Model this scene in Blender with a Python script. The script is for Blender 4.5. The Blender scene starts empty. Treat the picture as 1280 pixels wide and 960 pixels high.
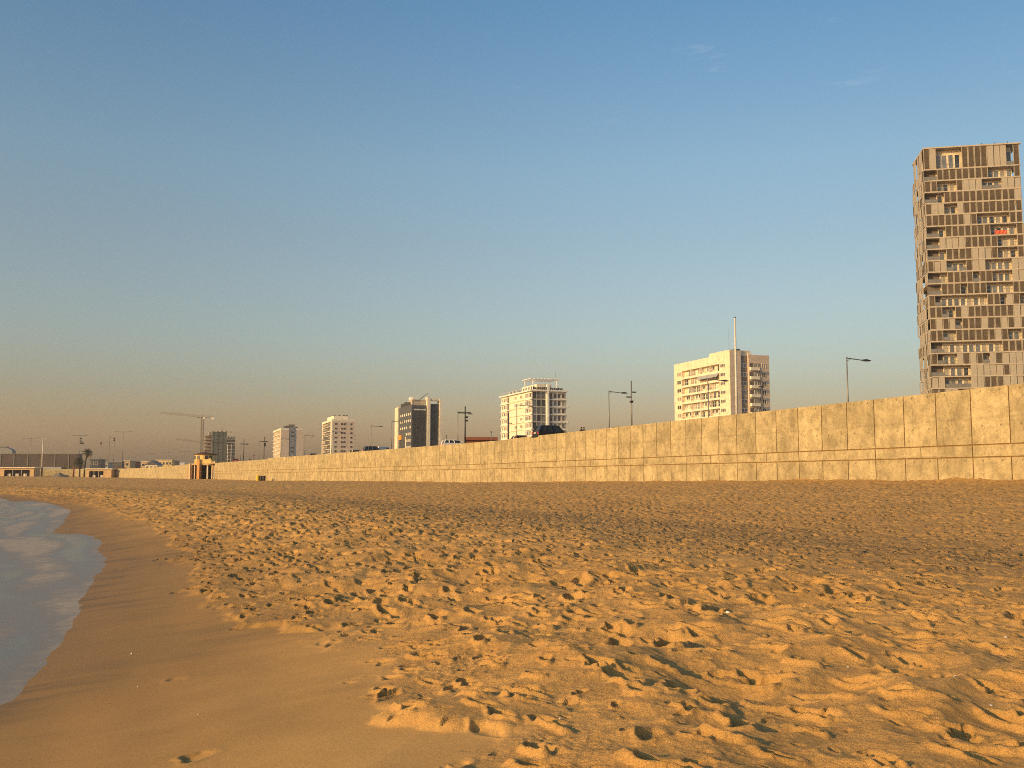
import bpy, bmesh, math, random
import numpy as np
from mathutils import Vector, Matrix
random.seed(7)
RNG = np.random.RandomState(11)
R = math.radians
SC = bpy.context.scene
COL = SC.collection

# ------------------------------------------------------------------ camera
# the eye is the origin of the scene: every height below is measured from it
F_PX = 1244.6                       # focal length in pixels of a 1280 wide frame (35 mm lens)
PITCH = math.atan(116.0 / F_PX)
cam_d = bpy.data.cameras.new('camera')
cam_d.lens = 36 * F_PX / 1280
cam_d.sensor_width = 36
cam_d.clip_start = 0.05
cam_d.clip_end = 20000
cam = bpy.data.objects.new('camera', cam_d)
COL.objects.link(cam)
cam.location = (0, 0, 0)
cam.rotation_euler = (R(90) + PITCH, 0, 0)
SC.camera = cam
SC.cycles.filter_width = 1.0
SC.cycles.use_denoising = False

def at(px, Y, py=596.0):
    """World point seen at pixel (px, py) of the photograph at the distance Y north of the eye."""
    a = (px - 640) / F_PX
    b = (480 - py) / F_PX
    c, s = math.cos(PITCH), math.sin(PITCH)
    d = (a, c - b * s, s + b * c)
    k = Y / d[1]
    return Vector((d[0] * k, Y, d[2] * k))

# ------------------------------------------------------------------ light
SUN_HEAD, SUN_EL = R(-123), R(17)
w = bpy.data.worlds.new('World')
SC.world = w
w.use_nodes = True

def build_world():
    nt = w.node_tree
    nt.nodes.clear()
    N = nt.nodes.new
    L = nt.links.new
    out = N('ShaderNodeOutputWorld')
    bg = N('ShaderNodeBackground')
    sky = N('ShaderNodeTexSky')
    sky.sky_type = 'NISHITA'
    sky.sun_disc = False
    sky.sun_elevation = SUN_EL
    sky.sun_rotation = SUN_HEAD % (2 * math.pi)
    sky.altitude = 0
    sky.air_density = 1.3
    sky.dust_density = 3.0
    sky.ozone_density = 1.6
    bg.inputs['Strength'].default_value = 0.15
    # hazy coastal air: the band over the horizon is browner than the model's clear sky
    tc = N('ShaderNodeTexCoord')
    sep = N('ShaderNodeSeparateXYZ')
    L(tc.outputs['Generated'], sep.inputs[0])
    ramp = N('ShaderNodeValToRGB')
    ramp.color_ramp.interpolation = 'LINEAR'
    e = ramp.color_ramp.elements
    e[0].position = 0.0
    e[0].color = SKY_TINT[0][1]
    e[1].position = SKY_TINT[-1][0]
    e[1].color = SKY_TINT[-1][1]
    for p, c in SKY_TINT[1:-1]:
        k = e.new(p)
        k.color = c
    L(sep.outputs['Z'], ramp.inputs[0])
    mul = N('ShaderNodeMixRGB')
    mul.blend_type = 'MULTIPLY'
    mul.inputs[0].default_value = 1
    L(sky.outputs[0], mul.inputs[1])
    L(ramp.outputs[0], mul.inputs[2])
    # a few thin high wisps
    mp = N('ShaderNodeMapping')
    mp.inputs['Scale'].default_value = (5, 5, 26)
    mp.inputs['Rotation'].default_value = (0.05, 0.1, 0.3)
    L(tc.outputs['Generated'], mp.inputs[0])
    no = N('ShaderNodeTexNoise')
    no.inputs['Scale'].default_value = 1.7
    no.inputs['Detail'].default_value = 5
    no.inputs['Roughness'].default_value = 0.62
    L(mp.outputs[0], no.inputs['Vector'])
    wr = N('ShaderNodeMapRange')
    wr.inputs['From Min'].default_value = 0.63
    wr.inputs['From Max'].default_value = 0.86
    wr.inputs['To Max'].default_value = 0.22
    L(no.outputs[0], wr.inputs['Value'])
    zr = N('ShaderNodeMapRange')
    zr.inputs['From Min'].default_value = 0.30
    zr.inputs['From Max'].default_value = 0.38
    L(sep.outputs['Z'], zr.inputs['Value'])
    zm = N('ShaderNodeMath')
    zm.operation = 'MULTIPLY'
    L(wr.outputs[0], zm.inputs[0])
    xw = N('ShaderNodeMapRange')
    xw.inputs['From Min'].default_value = -0.04
    xw.inputs['From Max'].default_value = 0.12
    L(sep.outputs['X'], xw.inputs['Value'])
    zx = N('ShaderNodeMath')
    zx.operation = 'MULTIPLY'
    L(zr.outputs[0], zx.inputs[0])
    L(xw.outputs[0], zx.inputs[1])
    L(zx.outputs[0], zm.inputs[1])
    mix = N('ShaderNodeMixRGB')
    L(zm.outputs[0], mix.inputs[0])
    # the sky is dimmed to both sides, partly a lens vignette in its colour
    xr = N('ShaderNodeFloatCurve')
    xm = N('ShaderNodeMath')
    xm.operation = 'MULTIPLY_ADD'
    xm.inputs[1].default_value = 0.5
    xm.inputs[2].default_value = 0.5
    L(sep.outputs['X'], xm.inputs[0])
    L(xm.outputs[0], xr.inputs['Value'])
    cv = xr.mapping.curves[0]
    cv.points[0].location = (0.0, 0.80)
    cv.points[1].location = (1.0, 0.82)
    for p_ in ((0.27, 0.86), (0.50, 0.985), (0.58, 0.98), (0.74, 0.87)):
        cv.points.new(*p_)
    xr.mapping.update()
    xs = N('ShaderNodeVectorMath')
    xs.operation = 'SCALE'
    L(mul.outputs[0], xs.inputs[0])
    L(xr.outputs[0], xs.inputs['Scale'])
    L(xs.outputs[0], mix.inputs[1])
    mix.inputs[2].default_value = (6.5, 6.6, 6.6, 1)
    L(mix.outputs[0], bg.inputs['Color'])
    L(bg.outputs[0], out.inputs[0])

SKY_TINT = [(0.0, (1.60, 1.08, 0.87, 1)), (0.037, (1.50, 1.11, 0.95, 1)), (0.085, (1.13, 1.03, 1.03, 1)), (0.133, (1.05, 1.06, 1.11, 1)), (0.235, (0.96, 1.02, 1.07, 1)),
            (0.30, (0.92, 1.07, 1.13, 1)), (0.44, (0.62, 0.94, 1.14, 1)), (0.58, (0.60, 0.86, 1.02, 1)), (0.8, (0.56, 0.76, 0.88, 1))]
build_world()
sd = bpy.data.lights.new('sun', 'SUN')
sd.energy = 4.35
sd.angle = R(0.53)
sd.color = (1.0, 0.60, 0.20)
sun = bpy.data.objects.new('sun', sd)
COL.objects.link(sun)
S = Vector((math.sin(SUN_HEAD) * math.cos(SUN_EL), math.cos(SUN_HEAD) * math.cos(SUN_EL), math.sin(SUN_EL)))
sun.rotation_euler = S.to_track_quat('Z', 'Y').to_euler()
sun.location = (-200, -200, 200)
vs = SC.view_settings
vs.view_transform = 'Standard'
vs.look = 'None'
vs.exposure = 0.1
vs.gamma = 1.0
vs.use_curve_mapping = False

# ------------------------------------------------------------------ materials
def mat(name, col, rough=0.8, metal=0.0, var=0.12, scale=0.6, spec=0.3, bump=0.0, dirt=0.0, coord='Object'):
    """Painted / mineral surface: base colour broken by noise, weather streaks and a little bump."""
    m = bpy.data.materials.new(name)
    m.use_nodes = True
    nt = m.node_tree
    b = nt.nodes['Principled BSDF']
    b.inputs['Roughness'].default_value = rough
    b.inputs['Metallic'].default_value = metal
    b.inputs['Specular IOR Level'].default_value = spec
    tc = nt.nodes.new('ShaderNodeTexCoord')
    no = nt.nodes.new('ShaderNodeTexNoise')
    no.inputs['Scale'].default_value = scale
    no.inputs['Detail'].default_value = 5
    nt.links.new(tc.outputs[coord], no.inputs['Vector'])
    mr = nt.nodes.new('ShaderNodeMapRange')
    mr.inputs['From Min'].default_value = 0.3
    mr.inputs['From Max'].default_value = 0.7
    mr.inputs['To Min'].default_value = 1 - var
    mr.inputs['To Max'].default_value = 1 + var
    nt.links.new(no.outputs[0], mr.inputs['Value'])
    fac = mr.outputs[0]
    if dirt > 0:
        mp = nt.nodes.new('ShaderNodeMapping')
        mp.inputs['Scale'].default_value = (1.3, 1.3, 0.12)
        nt.links.new(tc.outputs[coord], mp.inputs[0])
        n2 = nt.nodes.new('ShaderNodeTexNoise')
        n2.inputs['Scale'].default_value = 1.0
        n2.inputs['Detail'].default_value = 4
        nt.links.new(mp.outputs[0], n2.inputs['Vector'])
        m2 = nt.nodes.new('ShaderNodeMapRange')
        m2.inputs['From Min'].default_value = 0.45
        m2.inputs['From Max'].default_value = 0.75
        m2.inputs['To Min'].default_value = 1
        m2.inputs['To Max'].default_value = 1 - dirt
        nt.links.new(n2.outputs[0], m2.inputs['Value'])
        mm = nt.nodes.new('ShaderNodeMath')
        mm.operation = 'MULTIPLY'
        nt.links.new(fac, mm.inputs[0])
        nt.links.new(m2.outputs[0], mm.inputs[1])
        fac = mm.outputs[0]
    mx = nt.nodes.new('ShaderNodeVectorMath')
    mx.operation = 'SCALE'
    mx.inputs[0].default_value = col[:3]
    nt.links.new(fac, mx.inputs['Scale'])
    nt.links.new(mx.outputs[0], b.inputs['Base Color'])
    if bump > 0:
        bu = nt.nodes.new('ShaderNodeBump')
        bu.inputs['Strength'].default_value = bump
        bu.inputs['Distance'].default_value = 0.02
        n3 = nt.nodes.new('ShaderNodeTexNoise')
        n3.inputs['Scale'].default_value = scale * 12
        nt.links.new(tc.outputs[coord], n3.inputs['Vector'])
        nt.links.new(n3.outputs[0], bu.inputs['Height'])
        nt.links.new(bu.outputs[0], b.inputs['Normal'])
    return m

M = {}
M['cream'] = mat('cream_render', (0.80, 0.66, 0.49), dirt=0.12)
M['cream2'] = mat('pale_render', (0.80, 0.71, 0.57), dirt=0.10)
M['pink'] = mat('pinkish_render', (0.66, 0.53, 0.42), dirt=0.15)
M['white'] = mat('white_paint', (0.78, 0.76, 0.72), dirt=0.08)
M['greywall'] = mat('grey_render', (0.36, 0.36, 0.36), dirt=0.12)
M['dkgrey'] = mat('dark_grey_panel', (0.085, 0.09, 0.10), rough=0.5)
M['glass'] = mat('window_glass', (0.035, 0.04, 0.05), rough=0.12, spec=0.6, var=0.4, scale=0.35)
M['glassgrey'] = mat('grey_window_glass', (0.13, 0.14, 0.16), rough=0.15, spec=0.6, var=0.35, scale=0.35)
M['curtain'] = mat('curtain_behind_glass', (0.33, 0.30, 0.26), rough=0.3, var=0.3)
M['tan'] = mat('tan_shutter', (0.39, 0.345, 0.285), rough=0.55, var=0.08, scale=0.3)
M['louvre'] = mat('brown_louvre', (0.125, 0.095, 0.068), rough=0.6, var=0.25, scale=0.5)
M['slab'] = mat('slab_edge', (0.47, 0.40, 0.32), rough=0.7, dirt=0.15)
M['lobby'] = mat('inner_wall', (0.66, 0.56, 0.41), rough=0.8)
M['ceil'] = mat('dark_brown_tone', (0.16, 0.13, 0.11), rough=0.9)  # painted shade of balcony openings, also one penthouse colour
M['steel'] = mat('grey_galvanised_steel', (0.22, 0.21, 0.20), rough=0.45, metal=0.3)
M['dksteel'] = mat('dark_painted_steel', (0.06, 0.058, 0.055), rough=0.5)
M['wsteel'] = mat('white_painted_steel', (0.62, 0.58, 0.52), rough=0.5)
M['lamp'] = mat('lamp_cover', (0.05, 0.05, 0.052), rough=0.4)
M['lampglass'] = mat('lamp_glass', (0.30, 0.30, 0.30), rough=0.2)
M['orange'] = mat('orange_panel', (0.70, 0.30, 0.05), rough=0.5)
M['yellow'] = mat('yellow_render', (0.78, 0.55, 0.20), dirt=0.1)
M['ochre'] = mat('ochre_render', (0.58, 0.40, 0.21), dirt=0.15)
M['redroof'] = mat('dark_red_roof', (0.09, 0.035, 0.025), rough=0.8)
M['brick'] = mat('red_brick', (0.24, 0.09, 0.055), rough=0.9)
M['redpaint'] = mat('red_car_paint', (0.30, 0.018, 0.012), rough=0.25, spec=0.5, var=0.03)
M['maroon'] = mat('maroon_car_paint', (0.12, 0.03, 0.025), rough=0.3, spec=0.5, var=0.03)
M['blackpaint'] = mat('black_car_paint', (0.014, 0.014, 0.016), rough=0.2, spec=0.5, var=0.03)
M['greypaint'] = mat('grey_car_paint', (0.10, 0.10, 0.11), rough=0.25, spec=0.5, var=0.03)
M['whitepaint'] = mat('white_car_paint', (0.75, 0.74, 0.72), rough=0.25, spec=0.5, var=0.03)
M['carglass'] = mat('car_glass', (0.03, 0.035, 0.035), rough=0.08, spec=0.4, var=0.1)
M['rubber'] = mat('tyre_rubber', (0.02, 0.02, 0.02), rough=0.9)
M['rim'] = mat('alloy_rim', (0.45, 0.45, 0.45), rough=0.35, metal=0.7)
M['taillight'] = mat('tail_light_plastic', (0.45, 0.05, 0.03), rough=0.2)
M['plate'] = mat('number_plate', (0.78, 0.76, 0.70), rough=0.4)
M['net'] = mat('green_scaffold_net', (0.13, 0.14, 0.115), rough=0.95, var=0.3, scale=0.25, dirt=0.2)
M['concrete'] = mat('raw_concrete', (0.36, 0.31, 0.26), rough=0.9, dirt=0.2)
M['hall'] = mat('brown_metal_cladding', (0.075, 0.052, 0.047), rough=0.6, var=0.25, scale=0.12, dirt=0.2)
M['hallrib'] = mat('pale_cladding_rib', (0.19, 0.155, 0.13), rough=0.7)
M['blueroof'] = mat('pale_blue_roof', (0.20, 0.21, 0.22), rough=0.5)
M['asphalt'] = mat('asphalt', (0.05, 0.05, 0.052), rough=0.95, var=0.25)
M['paving'] = mat('paving', (0.28, 0.25, 0.22), rough=0.9, var=0.15)
M['earth'] = mat('city_ground', (0.16, 0.14, 0.12), rough=0.95, var=0.25, scale=0.05)
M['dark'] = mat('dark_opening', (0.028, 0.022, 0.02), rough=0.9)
M['banner'] = mat('red_banner_cloth', (0.62, 0.12, 0.07), rough=0.8, var=0.2, scale=2)
M['bark'] = mat('palm_bark', (0.06, 0.042, 0.03), rough=0.95, var=0.4, scale=3)
M['frond'] = mat('palm_frond', (0.026, 0.033, 0.013), rough=0.6, var=0.4, scale=2)
M['frondpale'] = mat('pale_palm_frond', (0.12, 0.095, 0.04), rough=0.7, var=0.4, scale=2)  # paler brown tone for most of the low hanging fronds
M['skin'] = mat('skin', (0.45, 0.27, 0.18), rough=0.6)
M['cloth'] = mat('dark_cloth', (0.03, 0.03, 0.035), rough=0.9)
M['hair'] = mat('dark_hair', (0.02, 0.015, 0.012), rough=0.7)
M['blue'] = mat('blue_dark_cladding', (0.05, 0.06, 0.085), rough=0.4)
M['craneyel'] = mat('crane_paint', (0.20, 0.17, 0.13), rough=0.6)
M['shell'] = mat('white_shell', (0.75, 0.72, 0.66), rough=0.5)
M['binyellow'] = mat('yellow_bin_plastic', (0.70, 0.46, 0.03), rough=0.4)
M['binblack'] = mat('black_bin_plastic', (0.02, 0.02, 0.022), rough=0.4)

# ------------------------------------------------------------------ object helpers
def link(o, parent=None):
    COL.objects.link(o)
    if parent is not None:
        o.parent = parent
    return o

def tag(o, label=None, cat=None, group=None, kind=None):
    if label:
        o['label'] = label
    if cat:
        o['category'] = cat
    if group:
        o['group'] = group
    if kind:
        o['kind'] = kind
    return o

def empty(name, loc=(0, 0, 0), rz=0.0):
    o = bpy.data.objects.new(name, None)
    o.location = loc
    o.rotation_euler = (0, 0, rz)
    return link(o)

class MB:
    """Collects boxes, tubes and polygons and links them as one mesh object."""
    def __init__(s):
        s.v, s.f, s.mi = [], [], []
    def box(s, x0, x1, y0, y1, z0, z1, mi=0):
        k = len(s.v)
        s.v += [(x0, y0, z0), (x1, y0, z0), (x1, y1, z0), (x0, y1, z0), (x0, y0, z1), (x1, y0, z1), (x1, y1, z1), (x0, y1, z1)]
        for q in ((3, 2, 1, 0), (4, 5, 6, 7), (0, 1, 5, 4), (1, 2, 6, 5), (2, 3, 7, 6), (3, 0, 4, 7)):
            s.f.append(tuple(k + i for i in q))
            s.mi.append(mi)
        return s
    def tube(s, p, q, r0, r1=None, n=8, mi=0, cap=True):
        p, q = Vector(p), Vector(q)
        r1 = r0 if r1 is None else r1
        d = (q - p).normalized()
        a = d.orthogonal().normalized()
        b = d.cross(a)
        k = len(s.v)
        for c, r in ((p, r0), (q, r1)):
            for i in range(n):
                t = 2 * math.pi * i / n
                s.v.append(tuple(c + a * (r * math.cos(t)) + b * (r * math.sin(t))))
        for i in range(n):
            j = (i + 1) % n
            s.f.append((k + i, k + j, k + n + j, k + n + i))
            s.mi.append(mi)
        if cap:
            s.f.append(tuple(k + i for i in range(n - 1, -1, -1)))
            s.f.append(tuple(k + n + i for i in range(n)))
            s.mi += [mi, mi]
        return s
    def lathe(s, prof, n=24, c=(0, 0), mi=0):
        k = len(s.v)
        for r, z in prof:
            for i in range(n):
                t = 2 * math.pi * i / n
                s.v.append((c[0] + r * math.cos(t), c[1] + r * math.sin(t), z))
        for j in range(len(prof) - 1):
            for i in range(n):
                i2 = (i + 1) % n
                s.f.append((k + j * n + i, k + j * n + i2, k + (j + 1) * n + i2, k + (j + 1) * n + i))
                s.mi.append(mi)
        return s
    def poly_prism(s, pts, x0, x1, mi=0, axis='x'):
        """Outline (a,b) extruded along an axis."""
        k = len(s.v)
        n = len(pts)
        for x in (x0, x1):
            for a, b in pts:
                s.v.append((x, a, b) if axis == 'x' else ((a, x, b) if axis == 'y' else (a, b, x)))
        s.f.append(tuple(k + i for i in range(n)))
        s.f.append(tuple(k + n + i for i in range(n - 1, -1, -1)))
        s.mi += [mi, mi]
        for i in range(n):
            j = (i + 1) % n
            s.f.append((k + i, k + n + i, k + n + j, k + j))
            s.mi.append(mi)
        return s
    def mesh(s, name, mats, smooth=False):
        me = bpy.data.meshes.new(name)
        me.from_pydata(s.v, [], s.f)
        for m_ in (mats if isinstance(mats, (list, tuple)) else [mats]):
            me.materials.append(m_)
        me.polygons.foreach_set('material_index', s.mi)
        bm = bmesh.new()
        bm.from_mesh(me)
        bmesh.ops.recalc_face_normals(bm, faces=bm.faces)
        bm.to_mesh(me)
        bm.free()
        if smooth:
            me.polygons.foreach_set('use_smooth', [True] * len(me.polygons))
        me.update()
        return me
    def build(s, name, mats, parent=None, smooth=False, bevel=0.0):
        o = bpy.data.objects.new(name, s.mesh(name, mats, smooth))
        if bevel > 0:
            b = o.modifiers.new('bevel', 'BEVEL')
            b.width = bevel
            b.segments = 2
            b.limit_method = 'ANGLE'
        return link(o, parent)

def copy_tree(o, parent=None):
    c = o.copy()
    COL.objects.link(c)
    c.parent = parent
    for ch in list(o.children):
        copy_tree(ch, c)
    return c

def part(mesh, name, parent, loc=(0, 0, 0)):
    o = bpy.data.objects.new(name, mesh)
    o.location = loc
    return link(o, parent)

# ------------------------------------------------------------------ numeric noise
def hsh(ix, iy, seed):
    with np.errstate(over='ignore'):
        h = (ix.astype(np.int64).astype(np.uint32) * np.uint32(374761393)) ^ (iy.astype(np.int64).astype(np.uint32) * np.uint32(668265263)) ^ np.uint32((seed * 2246822519) & 0xffffffff)
        h = (h ^ (h >> np.uint32(13))) * np.uint32(1274126177)
        h = (h ^ (h >> np.uint32(16))) * np.uint32(2246822519)
        h = h ^ (h >> np.uint32(15))
    return h.astype(np.float64) / 4294967295.0

def perlin(x, y, seed=0):
    ix, iy = np.floor(x), np.floor(y)
    fx, fy = x - ix, y - iy
    u = fx * fx * fx * (fx * (fx * 6 - 15) + 10)
    v = fy * fy * fy * (fy * (fy * 6 - 15) + 10)
    def g(dx, dy):
        t = hsh(ix + dx, iy + dy, seed) * 2 * np.pi
        return np.cos(t) * (fx - dx) + np.sin(t) * (fy - dy)
    a = g(0, 0) * (1 - u) + g(1, 0) * u
    b = g(0, 1) * (1 - u) + g(1, 1) * u
    return (a * (1 - v) + b * v) * 1.5

def sstep(a, b, x):
    t = np.clip((x - a) / (b - a), 0, 1)
    return t * t * (3 - 2 * t)

def stamps(x, y, cell, seed, prob, hl, hw, dep, mean_ang=None, spread=3.14, rim=0.35, wob=0.32, rimw=0.28):
    """Height of footprints / scuffs: one jittered oval hollow with a pushed-up rim per cell."""
    out = np.zeros_like(x)
    ix0, iy0 = np.floor(x / cell), np.floor(y / cell)
    wb = (perlin(x * 6, y * 6, seed + 50) + 0.5 * perlin(x * 17, y * 17, seed + 51)) * wob
    for dx in (-1, 0, 1):
        for dy in (-1, 0, 1):
            ix, iy = ix0 + dx, iy0 + dy
            keep = hsh(ix, iy, seed) < prob
            cx = (ix + 0.1 + 0.8 * hsh(ix, iy, seed + 1)) * cell
            cy = (iy + 0.1 + 0.8 * hsh(ix, iy, seed + 2)) * cell
            a = hsh(ix, iy, seed + 3) - 0.5
            a = a * 2 * spread + (mean_ang or 0)
            l = hl[0] + (hl[1] - hl[0]) * hsh(ix, iy, seed + 4)
            ww = hw[0] + (hw[1] - hw[0]) * hsh(ix, iy, seed + 5)
            d_ = dep[0] + (dep[1] - dep[0]) * hsh(ix, iy, seed + 6) ** 1.6
            ca, sa = np.cos(a), np.sin(a)
            ux = (x - cx) * ca + (y - cy) * sa
            vy = -(x - cx) * sa + (y - cy) * ca
            # waisted sole: narrower in the middle, heel deeper than the ball
            ww2 = ww * (0.82 + 0.18 * np.cos(ux / l * 3.2))
            d = np.sqrt((ux / l) ** 2 + (vy / ww2) ** 2) + wb
            # shaped for shade: steep, high rim sunward and a gentle ramp opposite
            ext = np.sqrt((l * (ca * 0.84 + sa * 0.54)) ** 2 + (ww * (-sa * 0.84 + ca * 0.54)) ** 2)
            q = ((x - cx) * 0.84 + (y - cy) * 0.54) / ext
            hole = -(1 - sstep(0.70, 1.03, d + 0.25 * sstep(-0.2, 1.2, q))) * (1 - 0.86 * sstep(-0.75, 0.95, q))
            rm = rim * np.exp(-((d - 1.2) / rimw) ** 2) * (0.25 + 0.95 * sstep(0.5, -0.9, q))
            out += np.where(keep, 1.45 * d_ * (hole + rm), 0)
    return out

# ------------------------------------------------------------------ plan of the bay
def resample(pts, step):
    pts = np.array(pts, float)
    d = np.r_[0, np.cumsum(np.linalg.norm(np.diff(pts, axis=0), axis=1))]
    n = max(2, int(d[-1] / step))
    t = np.linspace(0, d[-1], n)
    return np.c_[np.interp(t, d, pts[:, 0]), np.interp(t, d, pts[:, 1])], t

def catmull(pts, n=12):
    P = [np.array(p, float) for p in pts]
    P = [2 * P[0] - P[1]] + P + [2 * P[-1] - P[-2]]
    out = []
    for i in range(1, len(P) - 2):
        p0, p1, p2, p3 = P[i - 1:i + 3]
        for k in range(n):
            t = k / n
            out.append(0.5 * ((2 * p1) + (-p0 + p2) * t + (2 * p0 - 5 * p1 + 4 * p2 - p3) * t * t + (-p0 + 3 * p1 - 3 * p2 + p3) * t ** 3))
    out.append(P[-2])
    return np.array(out)

TOP = 4.5          # wall top over the eye
ROAD = 4.1         # promenade level over the eye
def wp(px, top):
    Y = TOP * 1250 / (596 - top)
    p = at(px, Y)
    return (p.x, p.y)
near_d = np.array((-0.3355, 0.942))
near_n = np.array((0.942, 0.3355))
WALL_PTS = [tuple(near_n * 39.4 + near_d * t) for t in (-70, -30, 0, 40, 80, 105)]
WALL_PTS += [(-2.5, 126), (-13.6, 149.6), (-29.0, 181.5), (-57.6, 239), (-79, 282), (-90.5, 306), (-113, 350), (-150, 430),
             (-190, 508), (-214, 540), (-243, 560), (-290, 566), (-340, 566), (-460, 560), (-700, 520)]
WALL = catmull(WALL_PTS, 10)
ZB_AT = np.array([(-60, -0.1), (48, -0.17), (61, -0.205), (75, -0.31), (129, -0.72), (181, -0.75), (243, -0.97), (308, -0.74), (470, -0.75), (535, -0.43), (562, 0.1)])
zb_wall = np.interp(WALL[:, 1], ZB_AT[:, 0], ZB_AT[:, 1])
zb_wall = np.where(WALL[:, 0] < -243, np.interp(WALL[:, 0], (-300, -243), (0.67, 0.1)), zb_wall)

EDGE_PX = [(0, 884), (14, 878), (30, 868), (46, 848), (55, 835), (60, 822), (80, 799), (88, 788), (98, 772), (101, 760), (101, 749), (113, 735), (119, 722), (131, 709),
           (133, 703), (127, 695), (123, 689), (128, 683), (121, 677), (108, 671), (92, 668.5), (79, 667), (66, 664), (72, 660), (80, 654), (83, 648), (88, 641.5), (79, 637), (66, 632), (52, 629), (36, 627), (16, 626), (0, 623)]
def gz(px, py, z):
    Y = z / math.tan(math.atan((480 - py) / F_PX) + PITCH) if False else None
    a, b = (px - 640) / F_PX, (480 - py) / F_PX
    c, s = math.cos(PITCH), math.sin(PITCH)
    d = (a, c - b * s, s + b * c)
    k = z / d[2]
    return (d[0] * k, d[1] * k)
edge_vis = [gz(x, y, -2.0) for x, y in EDGE_PX]
EDGE = [(-2, -60), (-7.2, -30), (-8.3, -14), (-8.0, -4), (-7.0, 1), (-5.9, 4.5), (-5.0, 7)] + edge_vis + [(-55, 102), (-68, 118), (-88, 142), (-118, 172), (-160, 205), (-230, 240), (-340, 270), (-520, 290), (-900, 300)]
# smoothed line for the beach profile
SHORE = catmull([(-2, -60), (-7.2, -30), (-8.2, -14), (-7.6, -4), (-6.4, 1), (-5.4, 5), (-4.7, 9), (-6.5, 15), (-9.3, 22.5), (-13.0, 30), (-18.5, 41), (-24.5, 53.5), (-35, 74), (-47.4, 92.6),
                 (-68, 118), (-88, 142), (-118, 172), (-160, 205), (-230, 240), (-340, 270), (-520, 290), (-900, 300)], 5)

BOUND = np.array([(1, -60), (-1.2, -30), (-0.6, -12), (0.2, -3), (0.1, 2), (-0.35, 5.2), (-0.85, 6.6), (-1.4, 8.3), (-2.25, 10), (-3.25, 12.2), (-5.8, 17.8), (-7.4, 23), (-11.6, 32.8), (-18.5, 47),
                  (-27.9, 64.6), (-37.4, 80), (-46, 94), (-66, 121), (-86, 145), (-116, 175), (-158, 208), (-230, 243), (-340, 273), (-520, 293), (-900, 303)], float)
def sdist(x, y, poly):
    """Signed distance to a polyline (positive to the right of its direction) and the index position of the nearest point."""
    best = np.full(x.shape, 1e18)
    sg = np.zeros(x.shape)
    tt = np.zeros(x.shape)
    for i in range(len(poly) - 1):
        ax, ay = poly[i]
        ex, ey = poly[i + 1] - poly[i]
        ll = ex * ex + ey * ey
        if ll < 1e-9:
            continue
        t = np.clip(((x - ax) * ex + (y - ay) * ey) / ll, 0, 1)
        qx, qy = x - ax - t * ex, y - ay - t * ey
        d = qx * qx + qy * qy
        m = d < best - 1e-9
        best = np.where(m, d, best)
        sg = np.where(m, ex * qy - ey * qx, sg)
        tt = np.where(m, i + t, tt)
    return np.sqrt(best) * np.where(sg > 0, -1, 1), tt

PROF = np.array([(-400, -30), (-60, -7.5), (-30, -5.2), (-12, -3.7), (-6, -2.85), (-2, -2.3), (0, -2.0), (1.5, -1.78), (3.2, -1.54), (4.6, -1.36), (6.5, -1.24), (9, -1.20), (11.5, -1.23), (15, -1.36), (19, -1.36)])
def base_height(x, y):
    ds, _ = sdist(x, y, SHORE)
    dw, tw = sdist(x, y, WALL)
    dw = -dw                                       # positive on the sea side
    zb = np.interp(tw, np.arange(len(zb_wall)), zb_wall)
    p = np.interp(ds, PROF[:, 0], PROF[:, 1])
    span = np.maximum(ds - 17, 0) + np.maximum(dw, 0.01)
    t = np.clip((ds - 17) / span, 0, 1)
    z = np.where(ds > 17, p + (zb + 1.36) * (t ** 0.85), p)
    return z, ds, dw

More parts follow.
